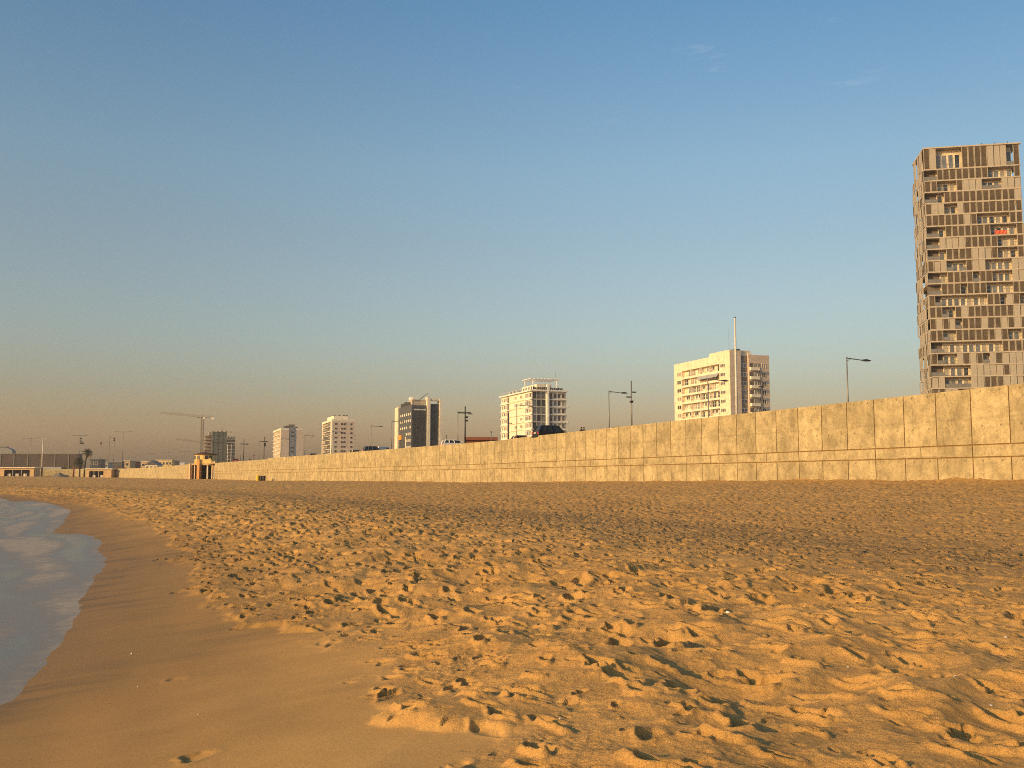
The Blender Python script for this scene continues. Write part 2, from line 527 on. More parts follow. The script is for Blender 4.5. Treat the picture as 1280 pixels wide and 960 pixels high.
def relief(x, y, ds, dw, r, db):
    """Trampled sand above the smooth swash zone."""
    wob = perlin(x / 2.3, y / 2.3, 3) * 0.55 + perlin(x / 0.7, y / 0.7, 4) * 0.30 + perlin(x / 0.22, y / 0.22, 2) * 0.12
    e = db + wob                                                # metres inside the trodden sand
    rough = sstep(-0.15, 0.35, e)
    rough2 = sstep(0.2, 2.2, e)
    h = 0.045 * perlin(x / 2.6, y / 2.6, 5) * rough2
    # lumps: kicked-up mounds of dry sand, with crests sharper than troughs
    n1 = perlin(x / 0.95, y / 0.95, 6)
    n2 = perlin(x / 0.46, y / 0.46, 7)
    n3 = perlin(x / 0.19, y / 0.19, 8)
    n4 = perlin(x / 0.08, y / 0.08, 9)
    n5 = perlin(x / 0.034, y / 0.034, 12)
    lump = (0.052 + 0.045 * (1 - sstep(4, 8, e))) * n1 + (0.03 + 0.035 * (1 - sstep(4, 8, e))) * (0.42 - np.abs(n2)) + 0.012 * (0.4 - np.abs(n3)) + 0.004 * n4
    amp = 0.6 + 0.4 * (1 - sstep(5, 9, e))
    h += lump * sstep(-0.1, 1.3, e) * amp
    crumb = np.clip(perlin(x / 0.9, y / 0.9, 13) * 1.7 + 0.15, 0, 1) * (0.35 + 0.65 * (1 - sstep(0.6, 3.0, e)))
    h += (0.014 * np.abs(n4) + 0.009 * np.maximum(n5, -0.1) * (1 - sstep(9, 16, r))) * crumb * rough * (1 - sstep(25, 45, r))
    far = 1 + 0.8 * sstep(12, 40, r)
    base_h = h
    h = np.zeros_like(x)
    dens = rough * (0.90 + 0.45 * perlin(x / 3.1, y / 3.1, 14)) * far
    ang = R(112)
    h += stamps(x, y, 0.47, 20, 0.80, (0.12, 0.17), (0.055, 0.10), (0.05, 0.11), ang, 0.75, rim=0.30) * dens
    h += stamps(x, y, 0.36, 30, 0.72, (0.09, 0.14), (0.045, 0.075), (0.03, 0.075), ang, 0.9, rim=0.30) * dens
    h += stamps(x, y, 0.25, 35, 0.50, (0.045, 0.075), (0.022, 0.04), (0.012, 0.034), ang, 1.4, rim=0.25) * dens
    h += stamps(x, y, 1.05, 40, 0.70, (0.18, 0.32), (0.09, 0.16), (0.06, 0.13), ang, 1.1, rim=0.38, wob=0.5) * rough2 * (1 - 0.55 * sstep(7, 13, e))
    band = sstep(3.5, 6, e) * (1 - sstep(12, 22, e))            # the busiest stretch
    h += stamps(x, y, 0.47, 60, 0.8, (0.11, 0.16), (0.05, 0.075), (0.035, 0.075), ang, 1.0, rim=0.30) * band
    h = np.where(h > 0, 0.045 * np.tanh(h / 0.045), -0.14 * np.tanh(-h / 0.14)) + base_h
    # small broken scarp where the last tide cut the trampled sand
    h += 0.055 * sstep(-0.05, 0.18, e) * (1 - sstep(0.3, 2.6, e)) * np.clip(0.5 + 1.2 * perlin(x / 1.8, y / 1.8, 16), 0, 1)
    # smooth zone: only faint swash undulations and a few washed-out prints
    sm = (1 - rough) * sstep(-1, 1.0, ds)
    h += sm * 0.012 * perlin((x * 0.94 + y * 0.34) / 0.7, (-x * 0.34 + y * 0.94) / 2.4, 15)
    h += sm * stamps(x, y, 0.9, 70, 0.30, (0.11, 0.17), (0.06, 0.10), (0.012, 0.034), ang, 1.0, rim=0.25) * sstep(-1.9, -0.6, e)
    return h, rough

def ground_z(x, y):
    z, ds, dw = base_height(np.array([float(x)]), np.array([float(y)]))
    return float(z[0])

# ------------------------------------------------------------------ beach
def grid_faces(nr, nc, keep=None):
    i = np.arange(nr - 1)[:, None] * nc + np.arange(nc - 1)[None, :]
    f = np.stack([i, i + nc, i + nc + 1, i + 1], axis=-1).reshape(-1, 4)
    return f if keep is None else f[keep.reshape(-1)]

def np_mesh(name, v, f, mats, smooth=True, attrs=None, uv=None):
    me = bpy.data.meshes.new(name)
    me.vertices.add(len(v))
    me.vertices.foreach_set('co', v.astype(np.float32).ravel())
    me.loops.add(f.size)
    me.loops.foreach_set('vertex_index', f.astype(np.int32).ravel())
    me.polygons.add(len(f))
    me.polygons.foreach_set('loop_start', np.arange(0, f.size, f.shape[1], dtype=np.int32))
    for m_ in mats:
        me.materials.append(m_)
    me.polygons.foreach_set('use_smooth', np.full(len(f), smooth))
    for k, a in (attrs or {}).items():
        at_ = me.attributes.new(k, 'FLOAT', 'POINT')
        at_.data.foreach_set('value', a.astype(np.float32))
    if uv is not None:
        ul = me.uv_layers.new(name='UVMap')
        ul.data.foreach_set('uv', uv[f.ravel()].astype(np.float32).ravel())
    me.update(calc_edges=True)
    me.validate()
    return me

def make_beach():
    dense = np.arange(-R(34), R(34), 0.0017)
    side = np.r_[np.linspace(R(34), R(60), 90), np.linspace(R(61.5), R(180), 80)]
    th = np.r_[-side[::-1], dense, side]
    r = np.r_[np.geomspace(0.25, 3.4, 60)[:-1], np.geomspace(3.4, 14, 620)[:-1], np.geomspace(14, 120, 620)[:-1], np.geomspace(120, 900, 170)]
    TH, RR = np.meshgrid(th, r)
    x = (RR * np.sin(TH)).ravel()
    y = (RR * np.cos(TH)).ravel()
    rr = RR.ravel()
    z, ds, dw = base_height(x, y)
    z = z.copy()
    on = (ds > -3) & (dw > -3)
    db, _ = sdist(x[on], y[on], BOUND)
    h, rough = relief(x[on], y[on], ds[on], dw[on], rr[on], db)
    z[on] += h
    ro = np.zeros_like(x)
    ro[on] = rough
    # wind-blown sand banked against the foot of the wall
    z += np.where(np.abs(dw) < 2.5, np.exp(-np.maximum(dw, 0) / 0.9) * (0.13 * perlin(x / 4.5, y / 4.5, 77) + 0.07 * perlin(x / 1.1, y / 1.1, 78) + 0.02), 0)
    wet = (1 - sstep(0.1, 4.6, ds + 0.5 * perlin(x / 3.1, y / 3.1, 88)))
    keepv = ((dw > -0.45) & (ds > -45)).reshape(RR.shape)
    k = keepv[:-1, :-1] | keepv[1:, :-1] | keepv[:-1, 1:] | keepv[1:, 1:]
    f = grid_faces(len(r), len(th), k)
    me = np_mesh('beach', np.c_[x, y, z], f[:, ::-1], [sand_material()], attrs={'wet': wet, 'rough': ro, 'shore': ds})
    o = link(bpy.data.objects.new('beach', me))
    tag(o, kind='structure')
    o['label'] = 'trampled golden sand beach, smooth and damp towards the water'
    return o

def nodes(m):
    m.use_nodes = True
    nt = m.node_tree
    return nt, nt.nodes.new, nt.links.new, nt.nodes['Principled BSDF']

def rng_node(nt, src, a, b, c, d):
    mr = nt.nodes.new('ShaderNodeMapRange')
    mr.inputs['From Min'].default_value = a
    mr.inputs['From Max'].default_value = b
    mr.inputs['To Min'].default_value = c
    mr.inputs['To Max'].default_value = d
    nt.links.new(src, mr.inputs['Value'])
    return mr.outputs[0]

def math_node(nt, op, a, b=None):
    n = nt.nodes.new('ShaderNodeMath')
    n.operation = op
    for i, v in enumerate((a, b)):
        if v is None:
            continue
        if isinstance(v, (int, float)):
            n.inputs[i].default_value = v
        else:
            nt.links.new(v, n.inputs[i])
    return n.outputs[0]

def mix_node(nt, fac, a, b):
    n = nt.nodes.new('ShaderNodeMixRGB')
    for i, v in enumerate((fac, a, b)):
        if isinstance(v, (int, float, tuple)):
            n.inputs[i].default_value = v
        else:
            nt.links.new(v, n.inputs[i])
    return n.outputs[0]

def noise_node(nt, vec, scale, detail=4, rough=0.55, mscale=None, rot=0.0):
    if mscale is not None:
        mp = nt.nodes.new('ShaderNodeMapping')
        mp.vector_type = 'POINT'
        mp.inputs['Scale'].default_value = mscale
        mp.inputs['Rotation'].default_value = (0, 0, rot)
        nt.links.new(vec, mp.inputs[0])
        vec = mp.outputs[0]
    n = nt.nodes.new('ShaderNodeTexNoise')
    n.inputs['Scale'].default_value = scale
    n.inputs['Detail'].default_value = detail
    n.inputs['Roughness'].default_value = rough
    nt.links.new(vec, n.inputs['Vector'])
    return n.outputs[0]

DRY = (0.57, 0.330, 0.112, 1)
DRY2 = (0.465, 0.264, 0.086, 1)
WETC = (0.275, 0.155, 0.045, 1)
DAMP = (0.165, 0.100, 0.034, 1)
def sand_material():
    m = bpy.data.materials.new('beach_sand')
    nt, N, L, b = nodes(m)
    tc = N('ShaderNodeTexCoord')
    P = tc.outputs['Object']
    aw = N('ShaderNodeAttribute'); aw.attribute_name = 'wet'
    ar = N('ShaderNodeAttribute'); ar.attribute_name = 'rough'
    ash = N('ShaderNodeAttribute'); ash.attribute_name = 'shore'
    big = noise_node(nt, P, 0.35, 4)
    med = noise_node(nt, P, 2.2, 5)
    grain = noise_node(nt, P, 120, 3, 0.75)
    fac = rng_node(nt, math_node(nt, 'ADD', math_node(nt, 'MULTIPLY', big, 0.5), math_node(nt, 'MULTIPLY', med, 0.5)), 0.38, 0.62, 0, 1)
    dry = mix_node(nt, fac, DRY2, DRY)
    # damp grey streaks left by the swash, drawn out along the run of the water
    stre = noise_node(nt, P, 1.0, 5, 0.6, (0.55, 2.6, 1), R(38))
    stre2 = noise_node(nt, P, 0.5, 2, 0.5)
    sfac = math_node(nt, 'MULTIPLY', rng_node(nt, stre, 0.42, 0.60, 0, 1), rng_node(nt, stre2, 0.4, 0.62, 0.1, 1))
    wetc = mix_node(nt, sfac, WETC, DAMP)
    # thin dark line of soaked sand right at the water
    soak = rng_node(nt, ash.outputs['Fac'], -0.4, 0.9, 1, 0)
    wetc = mix_node(nt, math_node(nt, 'MULTIPLY', soak, 0.35), wetc, (0.16, 0.105, 0.06, 1))
    col = mix_node(nt, aw.outputs['Fac'], dry, wetc)
    # the trodden hollow behind the berm has a darker, patchy band in its sand colour
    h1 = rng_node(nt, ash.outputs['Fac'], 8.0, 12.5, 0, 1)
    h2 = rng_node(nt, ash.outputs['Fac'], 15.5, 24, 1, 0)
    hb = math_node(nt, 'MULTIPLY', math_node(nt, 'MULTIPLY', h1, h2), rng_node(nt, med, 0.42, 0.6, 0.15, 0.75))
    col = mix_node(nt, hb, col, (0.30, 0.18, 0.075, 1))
    g = rng_node(nt, grain, 0.3, 0.7, 0.74, 1.26)
    v = N('ShaderNodeVectorMath'); v.operation = 'SCALE'
    L(col, v.inputs[0]); L(g, v.inputs['Scale'])
    L(v.outputs[0], b.inputs['Base Color'])
    rg = mix_node(nt, aw.outputs['Fac'], (0.95, 0.95, 0.95, 1), (0.62, 0.62, 0.62, 1))
    L(rg, b.inputs['Roughness'])
    b.inputs['Specular IOR Level'].default_value = 0.25
    # fine relief: grains near by, and the countless far-off prints that the mesh is too coarse for
    cd = N('ShaderNodeVectorMath'); cd.operation = 'LENGTH'
    L(P, cd.inputs[0])
    far = rng_node(nt, cd.outputs['Value'], 40, 130, 0, 1)
    fp = noise_node(nt, P, 2.6, 3, 0.6)
    hgt = math_node(nt, 'ADD', math_node(nt, 'MULTIPLY', noise_node(nt, P, 22, 6, 0.72), 0.022),
                    math_node(nt, 'MULTIPLY', math_node(nt, 'MULTIPLY', fp, far), 0.22))
    hgt = math_node(nt, 'MULTIPLY', hgt, rng_node(nt, ar.outputs['Fac'], 0, 1, 0.12, 1))
    bu = N('ShaderNodeBump')
    bu.inputs['Strength'].default_value = 1.0
    bu.inputs['Distance'].default_value = 1.0
    L(hgt, bu.inputs['Height'])
    L(bu.outputs[0], b.inputs['Normal'])
    return m

make_beach()

# ------------------------------------------------------------------ sea
SEA = -2.16
def make_sea():
    pts = catmull(EDGE, 6)
    line, t = resample(pts, 0.22)
    keep = [0]
    for i in range(1, len(line)):                 # coarser far away
        d = np.linalg.norm(line[i] - line[keep[-1]])
        if d > 0.22 * max(1, np.linalg.norm(line[i]) / 28) or i == len(line) - 1:
            keep.append(i)
    line = line[keep]
    # ragged swash front
    tn = np.gradient(line, axis=0)
    tn /= np.linalg.norm(tn, axis=1)[:, None] + 1e-9
    nrm = np.c_[-tn[:, 1], tn[:, 0]]
    s = np.r_[0, np.cumsum(np.linalg.norm(np.diff(line, axis=0), axis=1))]
    jag = 0.10 * perlin(s / 1.1, s * 0 + 3, 1) + 0.05 * perlin(s / 0.35, s * 0 + 7, 2)
    line = line + nrm * jag[:, None]
    sh, _ = resample(SHORE, 1.5)
    # seaward direction: away from the smoothed shore
    dirs = np.zeros_like(line)
    for i, p in enumerate(line):
        k = np.argmin(((sh - p) ** 2).sum(1))
        a, b_ = sh[max(k - 4, 0)], sh[min(k + 4, len(sh) - 1)]
        d = b_ - a
        d /= np.linalg.norm(d)
        dirs[i] = (-d[1], d[0])
    kern = np.ones(15) / 15
    for c in range(2):
        dirs[:, c] = np.convolve(np.pad(dirs[:, c], 7, 'edge'), kern, 'valid')
    dist = np.r_[0, 0.10, np.arange(0.25, 14, 0.25), np.geomspace(14.5, 2300, 42)]
    X = line[None, :, 0] + dirs[None, :, 0] * dist[:, None]
    Yy = line[None, :, 1] + dirs[None, :, 1] * dist[:, None]
    D = np.repeat(dist[:, None], len(line), 1)
    ez, ds, _ = base_height(line[:, 0], line[:, 1])
    hz, _ = relief(line[:, 0], line[:, 1], ds, ds * 0 + 30, np.hypot(line[:, 0], line[:, 1]), sdist(line[:, 0], line[:, 1], BOUND)[0])
    ez = ez + hz
    Z = SEA + (ez[None] + 0.003 - SEA) * np.exp(-D / 2.6)
    Z[0] -= 0.004
    x, y, z, d = X.ravel(), Yy.ravel(), Z.ravel(), D.ravel()
    al = np.repeat(s[None, :] if len(s) == len(line) else np.arange(len(line))[None, :], len(dist), 0).ravel()
    # low ripples running in
    amp = sstep(1.2, 5, d) * (1 - sstep(60, 200, d))
    z = z + amp * (0.035 * np.sin(d * 1.9 + 2.2 * perlin(al / 9, d / 9, 21)) * (0.5 + perlin(al / 6, d / 5, 22)) + 0.012 * perlin(al / 0.9, d / 0.35, 23))
    z = z + sstep(0.3, 1.5, d) * 0.0015 * perlin(al / 1.5, d / 0.4, 24)
    f1 = perlin(al / 9, d / 1.1, 25)
    f2 = perlin(al / 1.6, d / 0.5, 26)
    foam = np.clip(0.58 + 1.15 * f1 + 0.35 * f2, 0, 1)
    foam = foam * (1 - 0.75 * sstep(2.2, 6.0, d)) + 0.95 * sstep(2.2, 3.2, d) * (1 - sstep(4.5, 7.5, d)) * np.clip(f2 * 1.4 + f1 * 1.2, 0, 1)
    foam = np.clip(np.maximum(foam, 0.65 * (1 - sstep(0.02, 0.6, d))), 0, 1)
    f = grid_faces(len(dist), len(line))
    me = np_mesh('sea', np.c_[x, y, z], f, [water_material()], attrs={'foam': foam})
    o = link(bpy.data.objects.new('sea', me))
    tag(o, 'thin grey swash and foam sliding up the smooth sand', kind='structure')

def water_material():
    m = bpy.data.materials.new('swash_water')
    nt, N, L, b = nodes(m)
    P = N('ShaderNodeTexCoord').outputs['Object']
    af = N('ShaderNodeAttribute'); af.attribute_name = 'foam'
    brk = noise_node(nt, P, 3.5, 5, 0.65, (1, 1, 1))
    fac = math_node(nt, 'MULTIPLY', af.outputs['Fac'], rng_node(nt, brk, 0.3, 0.7, 0.55, 1.2))
    fac = rng_node(nt, fac, 0.05, 0.9, 0, 1)
    col = mix_node(nt, fac, (0.080, 0.060, 0.050, 1), (0.37, 0.315, 0.255, 1))
    L(col, b.inputs['Base Color'])
    L(rng_node(nt, fac, 0, 1, 0.16, 0.6), b.inputs['Roughness'])
    b.inputs['IOR'].default_value = 1.33
    L(rng_node(nt, fac, 0, 1, 0.5, 0.25), b.inputs['Specular IOR Level'])
    bu = N('ShaderNodeBump')
    bu.inputs['Strength'].default_value = 0.12
    bu.inputs['Distance'].default_value = 0.05
    L(noise_node(nt, P, 5, 4, 0.6, (1, 1.8, 1), R(20)), bu.inputs['Height'])
    L(bu.outputs[0], b.inputs['Normal'])
    return m
make_sea()

# ------------------------------------------------------------------ city ground, road, pavement
wall_line, wall_t = resample(WALL, 1.0)
def offset_line(line, off):
    tn = np.gradient(line, axis=0)
    tn /= np.linalg.norm(tn, axis=1)[:, None]
    return line + np.c_[tn[:, 1], -tn[:, 0]] * off        # to the right of travel = landward

def strip(name, line, o0, o1, z0, z1, m_):
    a, b = offset_line(line, o0), offset_line(line, o1)
    v = np.r_[np.c_[a, np.full(len(a), z0)], np.c_[b, np.full(len(b), z1)]]
    n = len(a)
    i = np.arange(n - 1)
    f = np.c_[i, i + n, i + n + 1, i + 1]
    o = link(bpy.data.objects.new(name, np_mesh(name, v, f, [m_], smooth=False)))
    return tag(o, kind='structure')

coarse = wall_line[::8]
strip('pavement', wall_line[::2], 0.45, 3.2, ROAD, ROAD, M['paving'])
strip('kerb', wall_line[::2], 3.2, 3.35, ROAD + 0.01, ROAD - 0.13, M['concrete'])
strip('road', wall_line[::2], 3.2, 20, ROAD - 0.12, ROAD - 0.12, M['asphalt'])
def city_ground():
    a = offset_line(coarse, 2.5)
    n = len(a)
    ang = np.linspace(R(150), R(-80), n)
    b = np.c_[2400 * np.sin(ang), 2400 * np.cos(ang)]
    v = np.r_[np.c_[a, np.full(n, ROAD - 0.135)], np.c_[b, np.full(n, ROAD - 0.135)]]
    i = np.arange(n - 1)
    f = np.c_[i, i + n, i + n + 1, i + 1]
    tag(link(bpy.data.objects.new('ground', np_mesh('ground', v, f, [M['earth']], smooth=False))), kind='structure')
city_ground()

# ------------------------------------------------------------------ the long sea wall
def wall_material():
    m = bpy.data.materials.new('seawall_concrete')
    nt, N, L, b = nodes(m)
    uvn = N('ShaderNodeUVMap'); uvn.uv_map = 'UVMap'
    UV = uvn.outputs[0]
    sep = N('ShaderNodeSeparateXYZ'); L(UV, sep.inputs[0])
    u, v = sep.outputs['X'], sep.outputs['Y']
    P = 2.45
    pid = math_node(nt, 'FLOOR', math_node(nt, 'DIVIDE', u, P))
    low = math_node(nt, 'LESS_THAN', v, 1.1)
    cmb = N('ShaderNodeCombineXYZ'); L(pid, cmb.inputs[0]); L(low, cmb.inputs[1])
    wn = N('ShaderNodeTexWhiteNoise'); wn.noise_dimensions = '3D'; L(cmb.outputs[0], wn.inputs[0])
    tone = rng_node(nt, wn.outputs['Value'], 0, 1, 0.90, 1.07)
    # patchy cement skin, shifted from panel to panel
    sh = N('ShaderNodeVectorMath'); sh.operation = 'MULTIPLY_ADD'
    L(wn.outputs['Color'], sh.inputs[0]); sh.inputs[1].default_value = (7, 7, 7); L(UV, sh.inputs[2])
    n1 = noise_node(nt, sh.outputs[0], 0.75, 6, 0.62)
    n2 = noise_node(nt, sh.outputs[0], 2.6, 5, 0.7)
    stk = noise_node(nt, sh.outputs[0], 1.0, 4, 0.6, (2.2, 0.5, 1))
    ed = noise_node(nt, sh.outputs[0], 1.4, 3, 0.5)
    f = rng_node(nt, n1, 0.40, 0.62, 1.08, 0.74)
    f = math_node(nt, 'MULTIPLY', f, rng_node(nt, n2, 0.38, 0.66, 1.06, 0.80))
    f = math_node(nt, 'MULTIPLY', f, rng_node(nt, stk, 0.5, 0.75, 1.0, 0.88))
    drip = noise_node(nt, sh.outputs[0], 1.0, 5, 0.65, (7.0, 0.8, 1))
    f = math_node(nt, 'MULTIPLY', f, rng_node(nt, drip, 0.54, 0.70, 1.0, 0.80))
    spk = noise_node(nt, sh.outputs[0], 11, 4, 0.7)
    f = math_node(nt, 'MULTIPLY', f, rng_node(nt, spk, 0.56, 0.72, 1.0, 0.80))
    # tide-mark outlines around drying patches
    ring = math_node(nt, 'ABSOLUTE', math_node(nt, 'SUBTRACT', ed, 0.5))
    f = math_node(nt, 'MULTIPLY', f, rng_node(nt, ring, 0.0, 0.022, 0.78, 1.0))
    # pour line half way up the tall panels
    wv = math_node(nt, 'ADD', v, math_node(nt, 'MULTIPLY', math_node(nt, 'SUBTRACT', noise_node(nt, UV, 1.1, 3), 0.5), 0.22))
    pl = math_node(nt, 'ABSOLUTE', math_node(nt, 'SUBTRACT', wv, 2.98))
    f = math_node(nt, 'MULTIPLY', f, rng_node(nt, pl, 0.0, 0.10, 0.86, 1.0))
    f = math_node(nt, 'MULTIPLY', f, tone)
    # tie-rod holes
    fu = math_node(nt, 'ABSOLUTE', math_node(nt, 'SUBTRACT', math_node(nt, 'FRACT', math_node(nt, 'DIVIDE', u, P / 2)), 0.45))
    fu = math_node(nt, 'MULTIPLY', fu, P / 2)
    fv = math_node(nt, 'ABSOLUTE', math_node(nt, 'SUBTRACT', math_node(nt, 'FRACT', math_node(nt, 'DIVIDE', math_node(nt, 'ADD', v, 0.05), 1.75)), 0.5))
    fv = math_node(nt, 'MULTIPLY', fv, 1.75)
    dd = math_node(nt, 'SQRT', math_node(nt, 'ADD', math_node(nt, 'MULTIPLY', fu, fu), math_node(nt, 'MULTIPLY', fv, fv)))
    f = math_node(nt, 'MULTIPLY', f, rng_node(nt, dd, 0.03, 0.075, 0.55, 1.0))
    col = N('ShaderNodeVectorMath'); col.operation = 'SCALE'
    col.inputs[0].default_value = (0.465, 0.38, 0.225)
    L(f, col.inputs['Scale'])
    # rust-brown dirt gathers in the joints
    aj = N('ShaderNodeAttribute'); aj.attribute_name = 'joint'
    c2 = mix_node(nt, aj.outputs['Fac'], col.outputs[0], (0.23, 0.138, 0.055, 1))
    L(c2, b.inputs['Base Color'])
    b.inputs['Roughness'].default_value = 0.9
    b.inputs['Specular IOR Level'].default_value = 0.2
    bu = N('ShaderNodeBump'); bu.inputs['Strength'].default_value = 0.5; bu.inputs['Distance'].default_value = 0.03
    L(noise_node(nt, UV, 9, 5, 0.7), bu.inputs['Height'])
    L(bu.outputs[0], b.inputs['Normal'])
    return m
WALLMAT = wall_material()

def cut_wall(t0, t1, name, label, top=TOP, thick=0.45, joints=True, base=-2.6, jit=0.0, v_of=None, P=2.45):
    """One continuous stretch of the wall, its joints cut as grooves into the face."""
    G = 0.034
    us = [t0, t1]
    cuts = []
    k = math.ceil(t0 / P)
    full, bandj = [], []
    while k * P < t1:
        u = k * P
        if u - t0 > 0.2 and t1 - u > 0.2:
            full.append((u, k % 3 == 0))
        k += 1
    if joints:
        k = math.ceil(t0 / (P * 3))
        while (k + 0.5) * P * 3 < t1:
            bandj.append((k + 0.5) * P * 3)
            k += 1
    HJ = (0.99, 1.62) if joints else ()
    ul = {t0: 0, t1: 0}
    for u, _ in full:
        ul[u - G] = ul[u + G] = 1
    for u in bandj:
        ul[u - G * 0.8] = ul[u + G * 0.8] = 1
    for u in np.arange(t0 + 0.6, t1, 1.22):
        ul.setdefault(float(u), 0)
    U = sorted(ul)
    V = [base]
    for h in HJ:
        V += [h - 0.033, h + 0.033]
    V += [top]
    def groove(um, vm):
        for h in HJ:
            if abs(vm - h) < 0.03:
                return True
        inband = joints and HJ[0] < vm < HJ[1]
        for u, fullh in full:
            if abs(um - u) < G * 0.9 and (fullh or not inband):
                return True
        if inband:
            for u in bandj:
                if abs(um - u) < G * 0.7:
                    return True
        return False
    px = np.interp(U, wall_t, wall_line[:, 0])
    py = np.interp(U, wall_t, wall_line[:, 1])
    tn = np.c_[np.gradient(wall_line[:, 0]), np.gradient(wall_line[:, 1])]
    tx = np.interp(U, wall_t, tn[:, 0])
    ty = np.interp(U, wall_t, tn[:, 1])
    ln = np.hypot(tx, ty)
    nx, ny = ty / ln, -tx / ln                     # landward
    verts, uvs, joint, faces = [], [], [], []
    idx = {}
    def vert(i, v, dep, jn):
        key = (i, round(v, 4), dep, jn)
        if key not in idx:
            idx[key] = len(verts)
            verts.append((px[i] + nx[i] * dep, py[i] + ny[i] * dep, v))
            uvs.append((U[i], v))
            joint.append(jn)
        return idx[key]
    nU, nV = len(U), len(V)
    gset = {}
    fu = np.array([u for u, _ in full] or [1e9])
    bu = np.array(bandj or [1e9])
    for i in range(nU - 1):
        um = (U[i] + U[i + 1]) / 2
        nearj = np.min(np.abs(fu - um)) < 0.06 or np.min(np.abs(bu - um)) < 0.06
        for j in range(nV - 1):
            vm = (V[j] + V[j + 1]) / 2
            gset[i, j] = groove(um, vm) if (nearj or any(abs(vm - h) < 0.03 for h in HJ)) else False
    D = 0.05
    for (i, j), g in gset.items():
        d, jn = (D, 1.0) if g else (0.0, 0.0)
        faces.append((vert(i, V[j], d, jn), vert(i + 1, V[j], d, jn), vert(i + 1, V[j + 1], d, jn), vert(i, V[j + 1], d, jn)))
        if not g:
            for (di, dj, a, c) in ((-1, 0, (i, V[j]), (i, V[j + 1])), (1, 0, (i + 1, V[j + 1]), (i + 1, V[j])), (0, -1, (i + 1, V[j]), (i, V[j])), (0, 1, (i, V[j + 1]), (i + 1, V[j + 1]))):
                if gset.get((i + di, j + dj)):
                    faces.append((vert(a[0], a[1], 0.0, 0.0), vert(a[0], a[1], D, 1.0), vert(c[0], c[1], D, 1.0), vert(c[0], c[1], 0.0, 0.0)))
    for i in range(nU - 1):                        # top and back
        d = D if gset[i, nV - 2] else 0.0
        jn = 1.0 if d else 0.0
        faces.append((vert(i, top, d, jn), vert(i + 1, top, d, jn), vert(i + 1, top, thick, 0.0), vert(i, top, thick, 0.0)))
        faces.append((vert(i, top, thick, 0.0), vert(i + 1, top, thick, 0.0), vert(i + 1, base, thick, 0.0), vert(i, base, thick, 0.0)))
    for i in (0, nU - 1):
        faces.append((vert(i, base, 0.0, 0.0), vert(i, top, 0.0, 0.0), vert(i, top, thick, 0.0), vert(i, base, thick, 0.0)))
    me = np_mesh(name, np.array(verts), np.array(faces), [WALLMAT], smooth=False, attrs={'joint': np.array(joint)}, uv=np.array(uvs))
    bm = bmesh.new(); bm.from_mesh(me)
    bmesh.ops.recalc_face_normals(bm, faces=bm.faces)
    bm.to_mesh(me); bm.free()
    o = link(bpy.data.objects.new(name, me))
    return tag(o, label, 'wall')

def t_of_px(px):
    """Arc length along the wall where the photograph's column px meets it."""
    a = (px - 640) / 1250
    v = wall_line[:, 0] - a * wall_line[:, 1]
    idx = np.where((np.sign(v[:-1]) != np.sign(v[1:])) & (wall_line[:-1, 1] > 5))[0]
    k = idx[0]
    return float(wall_t[k])
def wall_at(t, off=0.0):
    x = np.interp(t, wall_t, wall_line[:, 0]); y = np.interp(t, wall_t, wall_line[:, 1])
    x2 = np.interp(t + 0.5, wall_t, wall_line[:, 0]); y2 = np.interp(t + 0.5, wall_t, wall_line[:, 1])
    d = Vector((x2 - x, y2 - y, 0)).normalized()
    nl = Vector((d.y, -d.x, 0))
    return Vector((x, y, 0)) + nl * off, d, nl

T333, T270, T236 = t_of_px(333), t_of_px(268), t_of_px(236)
seawall = cut_wall(0.0, T333, 'seawall', 'long golden concrete sea wall with panel joints and a double horizontal course')
cut_wall(T333 + 0.05, T270, 'seawall', 'lower run of sea wall between the long wall and the gatehouse', top=TOP - 0.25)
wall2 = cut_wall(T236, wall_t[-1], 'seawall', 'far low retaining wall beyond the gatehouse running behind the palms', top=TOP - 0.1, joints=False, P=7.5)

# ------------------------------------------------------------------ street furniture
INL = Vector((0.942, 0.3355, 0))               # inland, square to the promenade
def make_lamp(name, h, arm, label, group, loc, both=False, r=0.09, rot=None, head=0.85):
    root = empty(name, loc, math.atan2(INL.y, INL.x) if rot is None else rot)
    tag(root, label, 'street lamp', group)
    MB().tube((0, 0, 0), (0, 0, h), r, r * 0.62, 10).build('pole', M['steel'], root, True)
    MB().tube((0, 0, 0), (0, 0, 0.5), r * 1.8, r * 1.5, 10).build('base', M['steel'], root)
    for sgn in ((1, -1) if both else (1,)):
        a = MB()
        a.tube((0, 0, h - 0.12), (sgn * arm, 0, h - 0.28 if not both else h - 0.05), 0.06 * r / 0.09, 0.045 * r / 0.09, 8)
        a.tube((sgn * -0.05, 0, h - 0.45), (sgn * 0.5, 0, h - 0.18), 0.03, 0.03, 6)
        ao = a.build('arm', M['steel'], root)
        k = head
        z = h - 0.28 if not both else h - 0.05
        hd = MB()
        hd.poly_prism([(sgn * (arm - 0.1), z - 0.06), (sgn * (arm - 0.05), z + 0.09), (sgn * (arm + 0.4 * k), z + 0.13), (sgn * (arm + k), z + 0.02), (sgn * (arm + k), z - 0.05)], -0.17, 0.17, axis='y')
        ho = hd.build('lamp_head', M['lamp'], root, bevel=0.02)
        MB().box(min(sgn * (arm + 0.1), sgn * (arm + 0.85 * k)), max(sgn * (arm + 0.1), sgn * (arm + 0.85 * k)), -0.12, 0.12, z - 0.085, z - 0.052).build('lamp_lens', M['lampglass'], ho)
    return root

